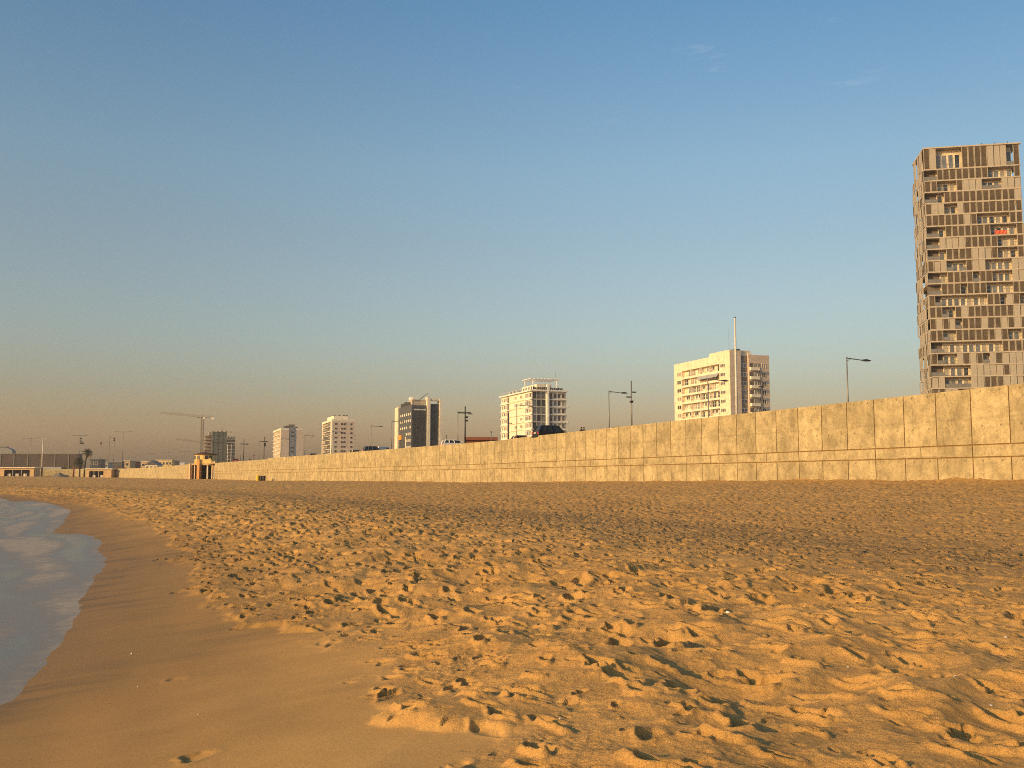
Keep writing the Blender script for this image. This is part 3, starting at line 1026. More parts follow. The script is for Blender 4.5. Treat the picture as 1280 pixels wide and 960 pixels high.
LAMPS = [(1063, 446, 'street lamp by itself in open sky beside the tall tower'),
         (887, 472.5, 'street lamp in front of the left face of the cream block with the roof slab'),
         (762, 488.5, 'street lamp beside the traffic mast, between the white block and the cream block'),
         (646, 505.5, 'street lamp in front of the cream face of the white block with roof pergola'),
         (572, 515.5, 'street lamp next to the tall crossarm mast right of the dark office tower'),
         (489, 526, 'street lamp against the left edge of the dark office tower'),
         (463, 532, 'street lamp in the open gap left of the dark office tower'),
         (414, 539, 'street lamp in front of the corner of the apartment block with dark balconies'),
         (380, 544, 'street lamp in the gap between the two narrow apartment blocks'),
         (350, 548, 'street lamp in front of the narrow block with the blue grey strip'),
         (323, 551.5, 'street lamp behind the red car, just left of the narrow block'),
         (300, 555, 'street lamp beside the building wrapped in green netting')]
lamp0 = None
for px, py, lab in LAMPS:
    top = 596 - py
    Y = 11.9 * 1250 / top
    p = at(px, Y)
    if lamp0 is None:
        lamp0 = make_lamp('street_lamp', 11.9 - ROAD + 0.1, 2.0, lab, 'street lamps along the promenade', (p.x, p.y, ROAD - 0.02))
    else:
        o = copy_tree(lamp0)
        o.location = (p.x, p.y, ROAD - 0.02)
        tag(o, lab)

DBL = [(39, 547.5, 590, 'tall double armed lamp post in front of the brown hall'),
       (154, 539.5, 560, 'tallest double armed lamp post, in open sky between the palms and the crane')]
for px, py, Y, lab in DBL:
    p = at(px, Y, py)
    make_lamp('street_lamp', p.z - ROAD, 3.7, lab, 'tall double armed lamp posts at the far end', (p.x, p.y, ROAD), True, 0.2, R(-3), 1.6)
# farther row of small double lamps, beyond the low buildings
d0 = None
for k, (px, py) in enumerate([(165, 571.5), (176, 568.5), (189, 566.5), (211, 565), (231, 564)]):
    Y = 900 - 55 * k
    p = at(px, Y, py)
    if d0 is None:
        d0 = make_lamp('street_lamp', 17, 2.6, 'small double armed lamp in the distant row behind the low lit buildings', 'distant double lamps behind the low buildings', (p.x, p.y, p.z - 17), True, 0.13, 0.2, 1.2)
    else:
        o = copy_tree(d0)
        o.location = (p.x, p.y, p.z - 17)

def mast(px, py, Y, label, arms, r=0.12, name='traffic_mast', cat='mast', m_='steel', boxes=(), group=None, zbase=ROAD):
    p = at(px, Y, py)
    root = empty(name, (p.x, p.y, zbase), math.atan2(INL.y, INL.x))
    tag(root, label, cat, group)
    h = p.z - zbase
    MB().tube((0, 0, 0), (0, 0, h), r, r * 0.75, 10).build('pole', M[m_], root, True)
    for (dz, x0, x1) in arms:
        MB().box(x0, x1, -0.07, 0.07, h - dz - 0.07, h - dz + 0.07).build('crossarm', M['dksteel'], root)
    for (dz, x, sx, sz) in boxes:
        bx = MB()
        bx.box(x - sx / 2, x + sx / 2, -0.16, 0.16, h - dz - sz / 2, h - dz + sz / 2)
        bx.box(x - sx / 2 - 0.05, x + sx / 2 + 0.05, -0.26, -0.16, h - dz + sz / 2 - 0.08, h - dz + sz / 2)
        bx.build('signal_box', M['dksteel'], root)
    return root
mast(789, 476, 118, 'tall thin traffic mast with small crossarms right of a street lamp', [(1.35, 0.08, 0.6), (1.95, -0.65, -0.08)], 0.1, boxes=[(2.5, 0, 0.3, 0.25)])
mast(581.5, 508, 160, 'thick dark mast with crossarm and signal boxes right of the dark office tower', [(0.95, -1.3, 0.9)], 0.13, m_='dksteel', boxes=[(1.75, 0.2, 0.45, 0.3), (2.3, 0.2, 0.4, 0.25)])
mast(635.5, 516.5, 150, 'short dark mast with one side arm before the cream face of the white block', [(1.5, 0.05, 0.6)], 0.12, m_='dksteel')
mast(953, 480, 120, 'slim mast with a short sign arm in front of the balconies of the cream block', [(0.35, -0.5, 0.2)], 0.06, m_='dksteel')
mast(305, 549, 300, 'thin mast with crossarm in the gap left of the narrow block', [(1.4, -1.2, 1.2)], 0.12, m_='dksteel')
mast(330.5, 546, 290, 'mast with two signal boxes touching the left edge of the narrow block', [(1.3, -1.0, 1.0)], 0.12, m_='dksteel', boxes=[(2.1, 0.2, 0.5, 0.5), (2.6, 0.2, 0.5, 0.4)])
mast(558, 544.5, 170, 'short thin post on the wall line between dark tower and red roof', [(0.05, -0.12, 0.12)], 0.07, name='post', cat='post')
mast(614, 539.5, 150, 'short thin post left of the white block at the red roof', [(0.05, -0.12, 0.12)], 0.06, name='post', cat='post')
mast(317.5, 566.5, 295, 'short red and dark post behind the wall beside the standing person', [(0.7, -0.25, 0.25)], 0.12, name='post', cat='post', m_='brick')
mast(126.5, 552.5, 600, 'pole with one small dark head right of the palms', [(0.2, -0.3, 0.5)], 0.16, boxes=[(0.8, 0, 0.8, 1.2)])
mast(137, 546.5, 600, 'thin pole with bent tip left of the tallest double lamp', [(0.1, -0.2, 1.1)], 0.14)
mast(143, 547, 585, 'pole with a pair of dark lamps stacked at its top', [(0.3, -0.6, 0.6)], 0.14, boxes=[(0.5, 0, 0.9, 0.8), (1.6, 0, 0.9, 0.8)])
mast(100, 544, 590, 'tall post with wide double arm and loudspeakers behind the palm crowns', [(0.2, -4.4, 4.4)], 0.2, boxes=[(2.0, 0.5, 1.0, 1.0), (3.6, 0.8, 0.8, 1.0), (4.8, 1.3, 2.0, 0.9)])

def flag_mast():
    p = at(918.5, 111, 397)
    root = empty('flagpole', (p.x, p.y, ROAD))
    tag(root, 'tall white tapered mast standing before the corner of the cream block', 'flagpole')
    h = p.z - ROAD
    MB().tube((0, 0, 0), (0, 0, h), 0.16, 0.09, 12).build('pole', M['wsteel'], root, True)
    MB().tube((0, 0, h), (0, 0, h + 0.07), 0.14, 0.14, 12).build('finial', M['dksteel'], root)
    MB().tube((0, 0, 0), (0, 0, 0.4), 0.4, 0.3, 12).build('base', M['concrete'], root)
flag_mast()
def white_mast():
    p = at(54, 545, 548)
    z0 = ground_z(p.x, p.y) if p.y < 555 else 0.3
    root = empty('flagpole', (p.x, p.y, z0))
    tag(root, 'white pole with dark sleeve rising from the sand before the brown hall', 'flagpole')
    h = p.z - z0
    MB().tube((0, 0, 5.0), (0, 0, h), 0.34, 0.22, 10).build('pole', M['wsteel'], root, True)
    MB().tube((0, 0, -0.2), (0, 0, 5.0), 0.5, 0.45, 10).build('sleeve', M['dark'], root)
    q = MB().tube((0, 0, h - 0.4), (1.6, 0, h - 0.1), 0.1, 0.1, 6)
    q.build('arm', M['wsteel'], root)
white_mast()

# ------------------------------------------------------------------ cars
def car_mesh_parts(root, paint, kind='hatch'):
    """Nose along +x, rear at -x; wheels on z=0."""
    L0, L1 = -2.1, 2.1
    hw = 0.86
    roof = 1.47 if kind != 'suv' else 1.7
    body = [(L0, 0.32), (L0 - 0.04, 0.62), (L0 + 0.05, 0.95), (L0 + 0.2, 1.0), (1.0, 0.96), (1.75, 0.84), (2.05, 0.70), (L1 + 0.05, 0.45), (L1, 0.26), (-1.9, 0.24)]
    bm = bmesh.new()
    def ring(pts, y):
        return [bm.verts.new((a, y, b)) for a, b in pts]
    secs = [ring([(a * 0.985, b) for a, b in body], -hw), ring(body, -hw * 0.8), ring(body, hw * 0.8), ring([(a * 0.985, b) for a, b in body], hw)]
    n = len(body)
    for s0, s1 in zip(secs[:-1], secs[1:]):
        for i in range(n):
            bm.faces.new((s0[i], s0[(i + 1) % n], s1[(i + 1) % n], s1[i]))
    bm.faces.new(secs[0][::-1])
    bm.faces.new(secs[-1])
    bmesh.ops.recalc_face_normals(bm, faces=bm.faces)
    me = bpy.data.meshes.new('body')
    bm.to_mesh(me); bm.free()
    me.materials.append(paint)
    bo = part(me, 'body', root)
    bv = bo.modifiers.new('bevel', 'BEVEL'); bv.width = 0.05; bv.segments = 2
    # glass house narrows upward
    gb = [(-1.95, 0.95), (1.05, 0.93), (0.35, roof - 0.06), (-1.62, roof - 0.06)]
    tb = [(-1.66, roof - 0.06), (0.38, roof - 0.06), (0.2, roof), (-1.5, roof)]
    c = MB()
    k = 0
    v = []
    for a, b in gb:
        wd = 0.80 if b < 1.2 else 0.62
        v += [(a, -wd, b), (a, wd, b)]
    c.v = v
    c.f = [(0, 2, 4, 6), (1, 7, 5, 3), (2, 3, 5, 4), (0, 6, 7, 1), (4, 5, 7, 6), (0, 1, 3, 2)]
    c.mi = [0] * 6
    go = c.build('cabin_glass', M['carglass'], root)
    r = MB()
    r.v = [(-1.72, -0.665, roof - 0.13), (0.42, -0.665, roof - 0.13), (0.42, 0.665, roof - 0.13), (-1.72, 0.665, roof - 0.13),
           (-1.45, -0.55, roof), (0.15, -0.55, roof), (0.15, 0.55, roof), (-1.45, 0.55, roof)]
    r.f = [(3, 2, 1, 0), (4, 5, 6, 7), (0, 1, 5, 4), (1, 2, 6, 5), (2, 3, 7, 6), (3, 0, 4, 7)]
    r.mi = [0] * 6
    r.build('roof', paint, root, bevel=0.03)
    pl = MB()
    for y in (-1, 1):                              # pillars
        for (xa, xb, wd) in ((1.06, 0.36, 0.07), (-0.35, -0.42, 0.08), (-1.97, -1.64, 0.12), (-1.15, -1.12, 0.1)):
            pl.tube((xa, y * 0.81, 0.94), (xb, y * 0.63, roof - 0.05), wd * 0.8, wd * 0.7, 6)
    pl.build('pillars', paint, root)
    for y in (-1, 1):
        MB().box(L0 - 0.075, L0 + 0.04, min(y * 0.6, y * 0.82), max(y * 0.6, y * 0.82), 0.68, 0.98).build('tail_light', M['taillight'], root)
        MB().box(1.95, 2.09, min(y * 0.5, y * 0.8), max(y * 0.5, y * 0.8), 0.56, 0.70).build('headlight', M['lampglass'], root)
        MB().box(0.55, 0.75, min(y * 0.84, y * 1.0), max(y * 0.84, y * 1.0), 0.95, 1.07).build('mirror', paint, root, bevel=0.02)
        for x in (-1.35, 1.3):
            wh = MB().tube((x, y * 0.66, 0.31), (x, y * 0.87, 0.31), 0.31, 0.31, 18).build('wheel', M['rubber'], root)
            MB().tube((x, y * 0.871, 0.31), (x, y * 0.885, 0.31), 0.2, 0.18, 14).build('rim', M['rim'], wh)
    MB().box(L0 - 0.085, L0 - 0.03, -0.26, 0.26, 0.78, 0.90).build('number_plate', M['plate'], root)
    MB().box(L0 - 0.13, L0 + 0.1, -0.82, 0.82, 0.36, 0.55).build('bumper', paint, root, bevel=0.03)
    b = MB().box(-1.97, -1.64, -0.02, 0.02, 1.06, 1.10)
    b.build('wiper', M['dksteel'], root)

def car(px, py, paint, label, rot, zoff=0.0, kind='hatch', roof=1.47, name='parked_car', Y=None, cat='car'):
    z = ROAD - 0.12
    Yc = (z + roof) * 1250 / (596 - py) if Y is None else Y
    p = at(px, Yc)
    root = empty(name, (p.x, p.y, z), rot)
    tag(root, label, cat, 'cars parked behind the sea wall')
    car_mesh_parts(root, paint, kind)
    return root
INROT = math.atan2(INL.y, INL.x)
car(691, 532.0, M['blackpaint'], 'black hatchback parked tail to the sea, its cabin rising over the wall', INROT + 0.05, kind='suv', roof=1.7)
car(770, 534.4, M['blackpaint'], 'black car of which only the roof shows beside the street lamp', INROT + 1.4, roof=1.47)
car(294, 573.5, M['redpaint'], 'bright red car parked beside the green netted building', INROT + 1.5)
car(569, 549.8, M['whitepaint'], 'white car showing its roof next to the dark mast', INROT)
car(648, 544.6, M['maroon'], 'dark red car roof below the cream face of the white block', INROT + 1.5)
car(391, 567.0, M['blackpaint'], 'black car roof left of the block with dark balconies', INROT + 1.5)
car(444, 562.6, M['greypaint'], 'grey car roof just right of the block with dark balconies', INROT + 1.5)
car(467, 557.8, M['greypaint'], 'grey car beside the white van left of the dark office tower', INROT, kind='suv', roof=1.7)

def van(px, py, Y, paint, label, ln=5.2, ht=2.4, rot=INROT + 1.5):
    p = at(px, Y)
    z = ROAD - 0.12
    root = empty('parked_van', (p.x, p.y, z), rot)
    tag(root, label, 'van', 'cars parked behind the sea wall')
    h = ln / 2
    MB().poly_prism([(-h, 0.35), (-h, ht), (h - 1.5, ht), (h - 0.9, ht * 0.62), (h, ht * 0.5), (h, 0.35)], -0.95, 0.95, axis='y').build('body', paint, root, bevel=0.08)
    MB().poly_prism([(h - 1.52, ht * 0.97), (h - 0.93, ht * 0.64), (h - 0.90, ht * 0.66), (h - 1.49, ht * 0.99)], -0.85, 0.85, axis='y').build('windscreen', M['carglass'], root)
    for y in (-1, 1):
        MB().box(h - 2.3, h - 1.45, min(y * 0.94, y * 0.96), max(y * 0.94, y * 0.96), ht * 0.6, ht * 0.9).build('side_window', M['carglass'], root)
        for x in (-h + 0.9, h - 0.9):
            MB().tube((x, y * 0.75, 0.35), (x, y * 0.98, 0.35), 0.35, 0.35, 16).build('wheel', M['rubber'], root)
van(477.5, 557, 192, M['whitepaint'], 'white van parked against the left edge of the dark office tower', 4.6, 1.75, INROT + 0.7)
van(221, 575, 400, M['greypaint'], 'dark grey van left of the rotunda on the promenade', 3.4, 2.3)
van(227.5, 578, 392, M['whitepaint'], 'small white van beside the dark grey one left of the rotunda', 2.6, 1.6)

# ------------------------------------------------------------------ people
def person(px, py, Y, label, facing, top=1.74, shirt='cloth'):
    p = at(px, Y, py)
    me = bpy.data.meshes.new('person')
    J = [(0, 0, 0.93, .15, .11), (0, 0, 1.12, .145, .105), (0, 0, 1.32, .17, .115), (0, 0, 1.43, .12, .09), (0, 0.01, 1.50, .055, .055), (0, 0.02, 1.58, .085, .095), (0, 0.02, 1.68, .078, .09),
         (.19, 0, 1.40, .055, .055), (.24, 0.02, 1.13, .045, .045), (.25, .08, .90, .034, .034), (.255, .11, .80, .04, .025),
         (-.19, 0, 1.40, .055, .055), (-.24, 0.02, 1.13, .045, .045), (-.25, .08, .90, .034, .034), (-.255, .11, .80, .04, .025),
         (.10, 0, .82, .09, .09), (.11, .02, .48, .06, .06), (.11, -.01, .09, .042, .042), (.12, .14, .03, .045, .03),
         (-.10, 0, .82, .09, .09), (-.11, .02, .48, .06, .06), (-.11, -.01, .09, .042, .042), (-.12, .14, .03, .045, .03)]
    E = [(0, 1), (1, 2), (2, 3), (3, 4), (4, 5), (5, 6), (3, 7), (7, 8), (8, 9), (9, 10), (3, 11), (11, 12), (12, 13), (13, 14), (0, 15), (15, 16), (16, 17), (17, 18), (0, 19), (19, 20), (20, 21), (21, 22)]
    me.from_pydata([j[:3] for j in J], E, [])
    o = bpy.data.objects.new('person', me)
    o.location = (p.x, p.y, p.z - 1.77)
    o.rotation_euler = (0, 0, facing)
    link(o)
    sk = o.modifiers.new('skin', 'SKIN')
    if not me.skin_vertices:
        me.skin_vertices.new(name='')
    for i, j in enumerate(J):
        sv = me.skin_vertices[0].data[i]
        sv.radius = (j[3], j[4])
        sv.use_root = (i == 0)
    sb = o.modifiers.new('sub', 'SUBSURF'); sb.levels = 1; sb.render_levels = 2
    me.materials.append(M[shirt])
    tag(o, label, 'person', 'people on the promenade')
    hr = MB().lathe([(0.001, 1.775), (0.05, 1.77), (0.085, 1.74), (0.10, 1.68), (0.098, 1.62), (0.07, 1.60)], 14, (0, 0.0))
    hr.build('hair', M['hair'], o, True)
    fc = MB().box(-0.05, 0.05, 0.085, 0.112, 1.55, 1.645)
    fc.build('face', M['skin'], o, bevel=0.02)
    return o
person(726.8, 533.8, 117, 'dark haired person, left of the two whose heads rise over the wall', R(200))
person(729.8, 533.9, 117, 'dark haired person, right of the two whose heads rise over the wall', R(170))
person(312.3, 572.2, 298, 'person in black standing behind the wall next to the red car', R(180))

# ------------------------------------------------------------------ buildings that stand square to the shore
def building(px, Y, label, name='apartment_building', rot=None):
    p = at(px, Y)
    root = empty(name, (p.x, p.y, ROAD - 0.14), INROT if rot is None else rot)
    tag(root, label, 'building')
    return root

def win_l(root, y0, y1, z0, z1, m_='glass', frame='white', x=0.0, mull=0, name='window'):
    """Window on the left (sea) face: glass sunk into a proud frame."""
    o = MB().box(x - 0.03, x + 0.12, y0, y1, z0, z1).build(name, M[m_], root)
    f = MB()
    t = 0.12
    f.box(x - 0.10, x + 0.1, y0 - t, y0, z0 - t, z1 + t).box(x - 0.10, x + 0.1, y1, y1 + t, z0 - t, z1 + t)
    f.box(x - 0.098, x + 0.1, y0, y1, z0 - t, z0).box(x - 0.098, x + 0.1, y0, y1, z1, z1 + t)
    for k in range(mull):
        y = y0 + (y1 - y0) * (k + 1) / (mull + 1)
        f.box(x - 0.07, x + 0.1, y - 0.07, y + 0.07, z0, z1)
    f.build('frame', M[frame], o)
    return o
def win_r(root, x0, x1, z0, z1, m_='glass', frame='white', y=0.0, mull=0, name='window'):
    o = MB().box(x0, x1, y - 0.03, y + 0.12, z0, z1).build(name, M[m_], root)
    f = MB()
    t = 0.12
    f.box(x0 - t, x0, y - 0.10, y + 0.1, z0 - t, z1 + t).box(x1, x1 + t, y - 0.10, y + 0.1, z0 - t, z1 + t)
    f.box(x0, x1, y - 0.098, y + 0.1, z0 - t, z0).box(x0, x1, y - 0.098, y + 0.1, z1, z1 + t)
    for k in range(mull):
        x = x0 + (x1 - x0) * (k + 1) / (mull + 1)
        f.box(x - 0.07, x + 0.07, y - 0.07, y + 0.1, z0, z1)
    f.build('frame', M[frame], o)
    return o

def roof_z(px, Y, py):
    return at(px, Y, py).z - (ROAD - 0.14)

# --- B1: cream block with long recessed balcony strips
def cream_block():
    Y = 330
    b = building(915, Y, 'cream apartment block with long recessed balcony rows and a raised roof slab')
    H = roof_z(915, Y, 441)
    LY, LX = 38.0, 15.4
    FH = 3.02
    rec0, rec1 = 6.6, 32.4
    dep = 1.3
    core = MB()
    core.box(dep, 8.9, 0.9, LY, 0, H - 0.8)                      # set back body
    core.box(0.02, dep, 0.9, rec0, 0, H - 0.802).box(0.02, dep, rec1, LY, 0, H - 0.802)   # outer ends of the sea face
    core.box(0.0, dep, rec0, rec1, H - 3.0, H - 0.8)
    core.box(0, 4.3, 0, 0.9, 0, H + 0.9)
    core.build('wall', M['cream'], b)
    rw = MB()
    rw.box(0, 8.8, 0.9, LY, H - 0.8, H)
    rw.box(0, 8.7, 0.9, 13, H, H + 1.1)
    rw.build('parapet', M['cream'], b)
    wing = MB()
    wing.box(7.3, LX, 0.02, 1.5, 0, H - 0.3)
    wing.box(8.9, LX, 1.5, 24, 0, H - 0.3)
    wing.build('side_wing', M['pink'], b)
    MB().box(4.3, 7.3, 0.9, 1.5, 0, H - 0.6).build('recessed_bay', M['greywall'], b)
    # thin skin on the landward face, its grazing-light pink put into the colour
    MB().box(0.05, 4.3, -0.04, 0, 0, H + 0.88).build('corner_shade_skin', M['pink'], b)
    nF = int(H / FH)
    rnd = random.Random(5)
    for k in range(7):
        z1 = H - 3.0 - k * FH            # soffit of this strip
        z0 = z1 - 2.35
        bd = MB().box(0.0, dep, rec0, rec1, z0 - 0.69, z0)
        bd.build('balcony_slab', M['cream2'], b)
        rail = MB().box(0.03, 0.09, rec0, rec1, z0 + 0.95, z0 + 1.02)
        y = rec0
        while y < rec1:
            rail.box(0.03, 0.07, y, y + 0.05, z0, z0 + 0.95)
            y += 1.6
        rail.build('railing', M['wsteel'], b)
        y = rec0 + 0.6
        while y < rec1 - 2.2:
            wdt = rnd.choice((1.2, 1.8, 2.4))
            win_l(b, y, y + wdt, z0 + (0.05 if rnd.random() < 0.6 else 0.9), z0 + 2.0, rnd.choice(('glass', 'glassgrey', 'glass', 'curtain', 'glass')), 'white', dep, 1)
            y += wdt + rnd.choice((0.7, 1.2, 2.0))
        dv = MB()
        for y in (rec0 + 6.5, rec0 + 13, rec0 + 19.5):
            dv.box(0.1, dep - 0.02, y, y + 0.12, z0, z0 + 2.34)
        dv.build('divider', M['cream2'], b)
        dark = k in (1, 2, 4)
        win_l(b, 32.9, 34.1, z0 + 0.8, z0 + 2.0, 'glass' if dark else 'curtain', 'cream', 0.0)
        win_l(b, 34.4, 35.5, z0 + 0.8, z0 + 2.0, 'glass' if dark else 'curtain', 'cream', 0.0)
        win_l(b, 2.9, 5.8, z0 + 1.0, z0 + 2.0, 'glassgrey', 'cream', 0.0, 2)
        # narrow landward face
        win_r(b, 4.7, 6.9, z0 + 0.9, z0 + 2.0, 'glassgrey', 'white', 0.9, 1)
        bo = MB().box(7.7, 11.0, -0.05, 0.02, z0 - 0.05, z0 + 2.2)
        bo.build('balcony_shade', M['ceil'], b)  # dark plate painted as the shade inside the balcony
        bp = MB()
        bp.box(7.6, 11.1, -1.0, -0.9, z0 - 0.3, z0 + 0.75).box(7.6, 7.7, -0.9, -0.05, z0 - 0.3, z0 + 0.75).box(7.6, 11.1, -0.9, -0.05, z0 - 0.35, z0 - 0.2)
        bp.build('balcony_parapet', M['cream2'], b)
        win_r(b, 9.4, 10.6, z0 + 0.1, z0 + 2.0, 'curtain', 'white', -0.05)
        win_r(b, 12.5, 13.9, z0 + 0.7, z0 + 2.1, rnd.choice(('curtain', 'glass', 'glass')), 'cream2', 0.02, 1)
    aw = MB()
    zt = H - 3.0 - FH
    aw.poly_prism([(-1.0, zt - 1.35), (-1.0, zt - 1.3), (0.0, zt - 0.05), (0.0, zt - 0.1)], 6.8, 20.5, axis='y')
    aw.build('awning', M['greywall'], b)
    MB().tube((11.6, -0.09, 0), (11.6, -0.09, H - 3), 0.09, 0.09, 6).build('drainpipe', M['dksteel'], b)
    rt = MB().box(2.5, 4.2, 0.2, 4.5, H + 0.9, H + 1.5).build('roof_unit', M['dkgrey'], b)
    MB().box(4.4, 7.0, 1.0, 2.2, H - 0.6, H + 1.0).build('roof_unit', M['dkgrey'], b)
    MB().box(7.4, 9.0, 0.3, 3, H - 0.3, H + 0.15).build('roof_unit', M['cream2'], b)
    MB().tube((3, 5, H), (3, 5, H + 9), 0.05, 0.03, 6).build('antenna', M['steel'], b)
cream_block()

# --- B2: white block with glazed bay and roof pergola
def white_block():
    Y = 394
    b = building(664, Y, 'white banded apartment block with a glazed corner bay and roof pergola')
    H = roof_z(664, Y, 487)
    LY, LX, FH = 37.5, 15.6, 3.02
    MB().box(0.4, LX - 0.3, 0.4, LY, 0, H - 0.5).build('wall', M['cream2'], b)
    MB().box(-0.5, LX + 0.4, -0.6, LY + 0.4, H - 0.5, H).build('roof_slab', M['white'], b)
    rnd = random.Random(9)
    for k in range(8):
        z0 = H - 0.5 - (k + 1) * FH
        s = MB().box(-0.1, 0.4, 0, 7.5, z0 - 0.35, z0).box(-0.1, 0.4, 26.5, LY, z0 - 0.35, z0)
        s.box(6.7, LX, -0.3, 0.4, z0 - 0.35, z0)
        s.build('floor_band', M['white'], b)
        MB().box(0.1, 0.4, 7.5, 26.5, z0 - 0.1, z0 + 0.1).build('string_course', M['cream'], b)
        for y in (0.6, 2.4, 4.2, 6.0):
            win_l(b, y, y + 1.3, z0 + 0.7, z0 + 2.3, rnd.choice(('curtain', 'glassgrey', 'curtain', 'glass')), 'white', 0.4)
        for y in (30.2, 32.4, 34.8):
            win_l(b, y, y + 1.5, z0 + 0.8, z0 + 2.2, rnd.choice(('curtain', 'glassgrey', 'curtain')), 'white', 0.4)
        MB().box(0.33, 0.4, 27.2, 29.4, z0 + 0.05, z0 + 2.6).build('balcony_shade', M['ceil'], b)  # shade of the balcony column put on as a dark plate
        if rnd.random() < 0.6:
            win_l(b, 11.0, 13.5, z0 + 0.9, z0 + 2.0, 'curtain', 'cream2', 0.4, 1)
        if rnd.random() < 0.7:
            win_l(b, 18.0, 20.2, z0 + 0.9, z0 + 2.0, 'curtain', 'cream2', 0.4, 1)
        # landward face: glazed bay, then loggias
        for x in (0.8, 2.7, 4.6):
            win_r(b, x, x + 1.55, z0 + 0.1, z0 + 2.65, rnd.choice(('glassgrey', 'glassgrey', 'glass')), 'greywall', 0.4)
        MB().box(7.9, 9.2, 0.33, 0.4, z0 + 0.1, z0 + 2.5).build('balcony_shade', M['ceil'], b)  # loggia shade painted as a flat dark plate
        for x in (9.8, 11.6, 13.4):
            win_r(b, x, x + 1.2, z0 + 0.4, z0 + 2.3, rnd.choice(('glassgrey', 'curtain', 'glass')), 'white', 0.4)
        if k % 2 == 1:
            MB().box(LX, LX + 0.9, -0.2, 1.2, z0 - 0.15, z0 + 0.15).build('balcony_slab', M['white'], b)
    MB().box(6.65, 7.5, -0.7, 0.4, 0, H + 2.2).build('pillar', M['white'], b)
    ph = MB().box(3.5, 10, 3, 20, H, H + 2.6).build('penthouse', M['cream2'], b)
    for y in (5, 8, 11, 14, 17):
        win_l(b, y, y + 1.2, H + 0.8, H + 2.1, 'glass', 'white', 3.5)
    pg = MB()
    for x, y in ((1.2, 0.8), (11.5, 0.8), (1.2, 10), (11.5, 10)):
        pg.tube((x, y, H), (x, y, H + 4.2), 0.22, 0.22, 6)
    for y in (0.8, 4, 7, 10):
        pg.box(-0.2, 12.6, y - 0.12, y + 0.12, H + 4.2, H + 4.55)
    for x in np.arange(0.2, 12.6, 1.5):
        pg.box(x, x + 0.16, 0.2, 10.6, H + 4.57, H + 4.72)
    pg.build('pergola', M['white'], b)
    sg = MB()
    x = 0.6
    while x < 6.2:
        wd = rnd.uniform(0.5, 0.8)
        sg.box(x, x + wd, -0.45, -0.3, H + 0.1, H + rnd.uniform(0.9, 1.25)); x += wd + 0.16
    x = 7.9
    while x < 13:
        wd = rnd.uniform(0.5, 0.8)
        sg.box(x, x + wd, -0.45, -0.3, H + 0.1, H + rnd.uniform(0.8, 1.1)); x += wd + 0.16
    sg.build('roof_letters', M['dksteel'], b)  # dark letter-like blocks of the roof sign
    rl = MB().box(-0.3, -0.24, 0, LY, H + 0.9, H + 0.97)
    for y in np.arange(0, LY, 2.2):
        rl.box(-0.3, -0.25, y, y + 0.06, H, H + 0.9)
    rl.build('railing', M['wsteel'], b)
    for y in (22, 26, 30):
        MB().box(2, 4, y, y + 2, H, H + 1.5).build('roof_unit', M['greywall'], b)
    MB().tube((10.9, 0.8, H + 4.5), (10.9, 0.8, H + 8.0), 0.06, 0.03, 6).build('antenna', M['steel'], b)
white_block()

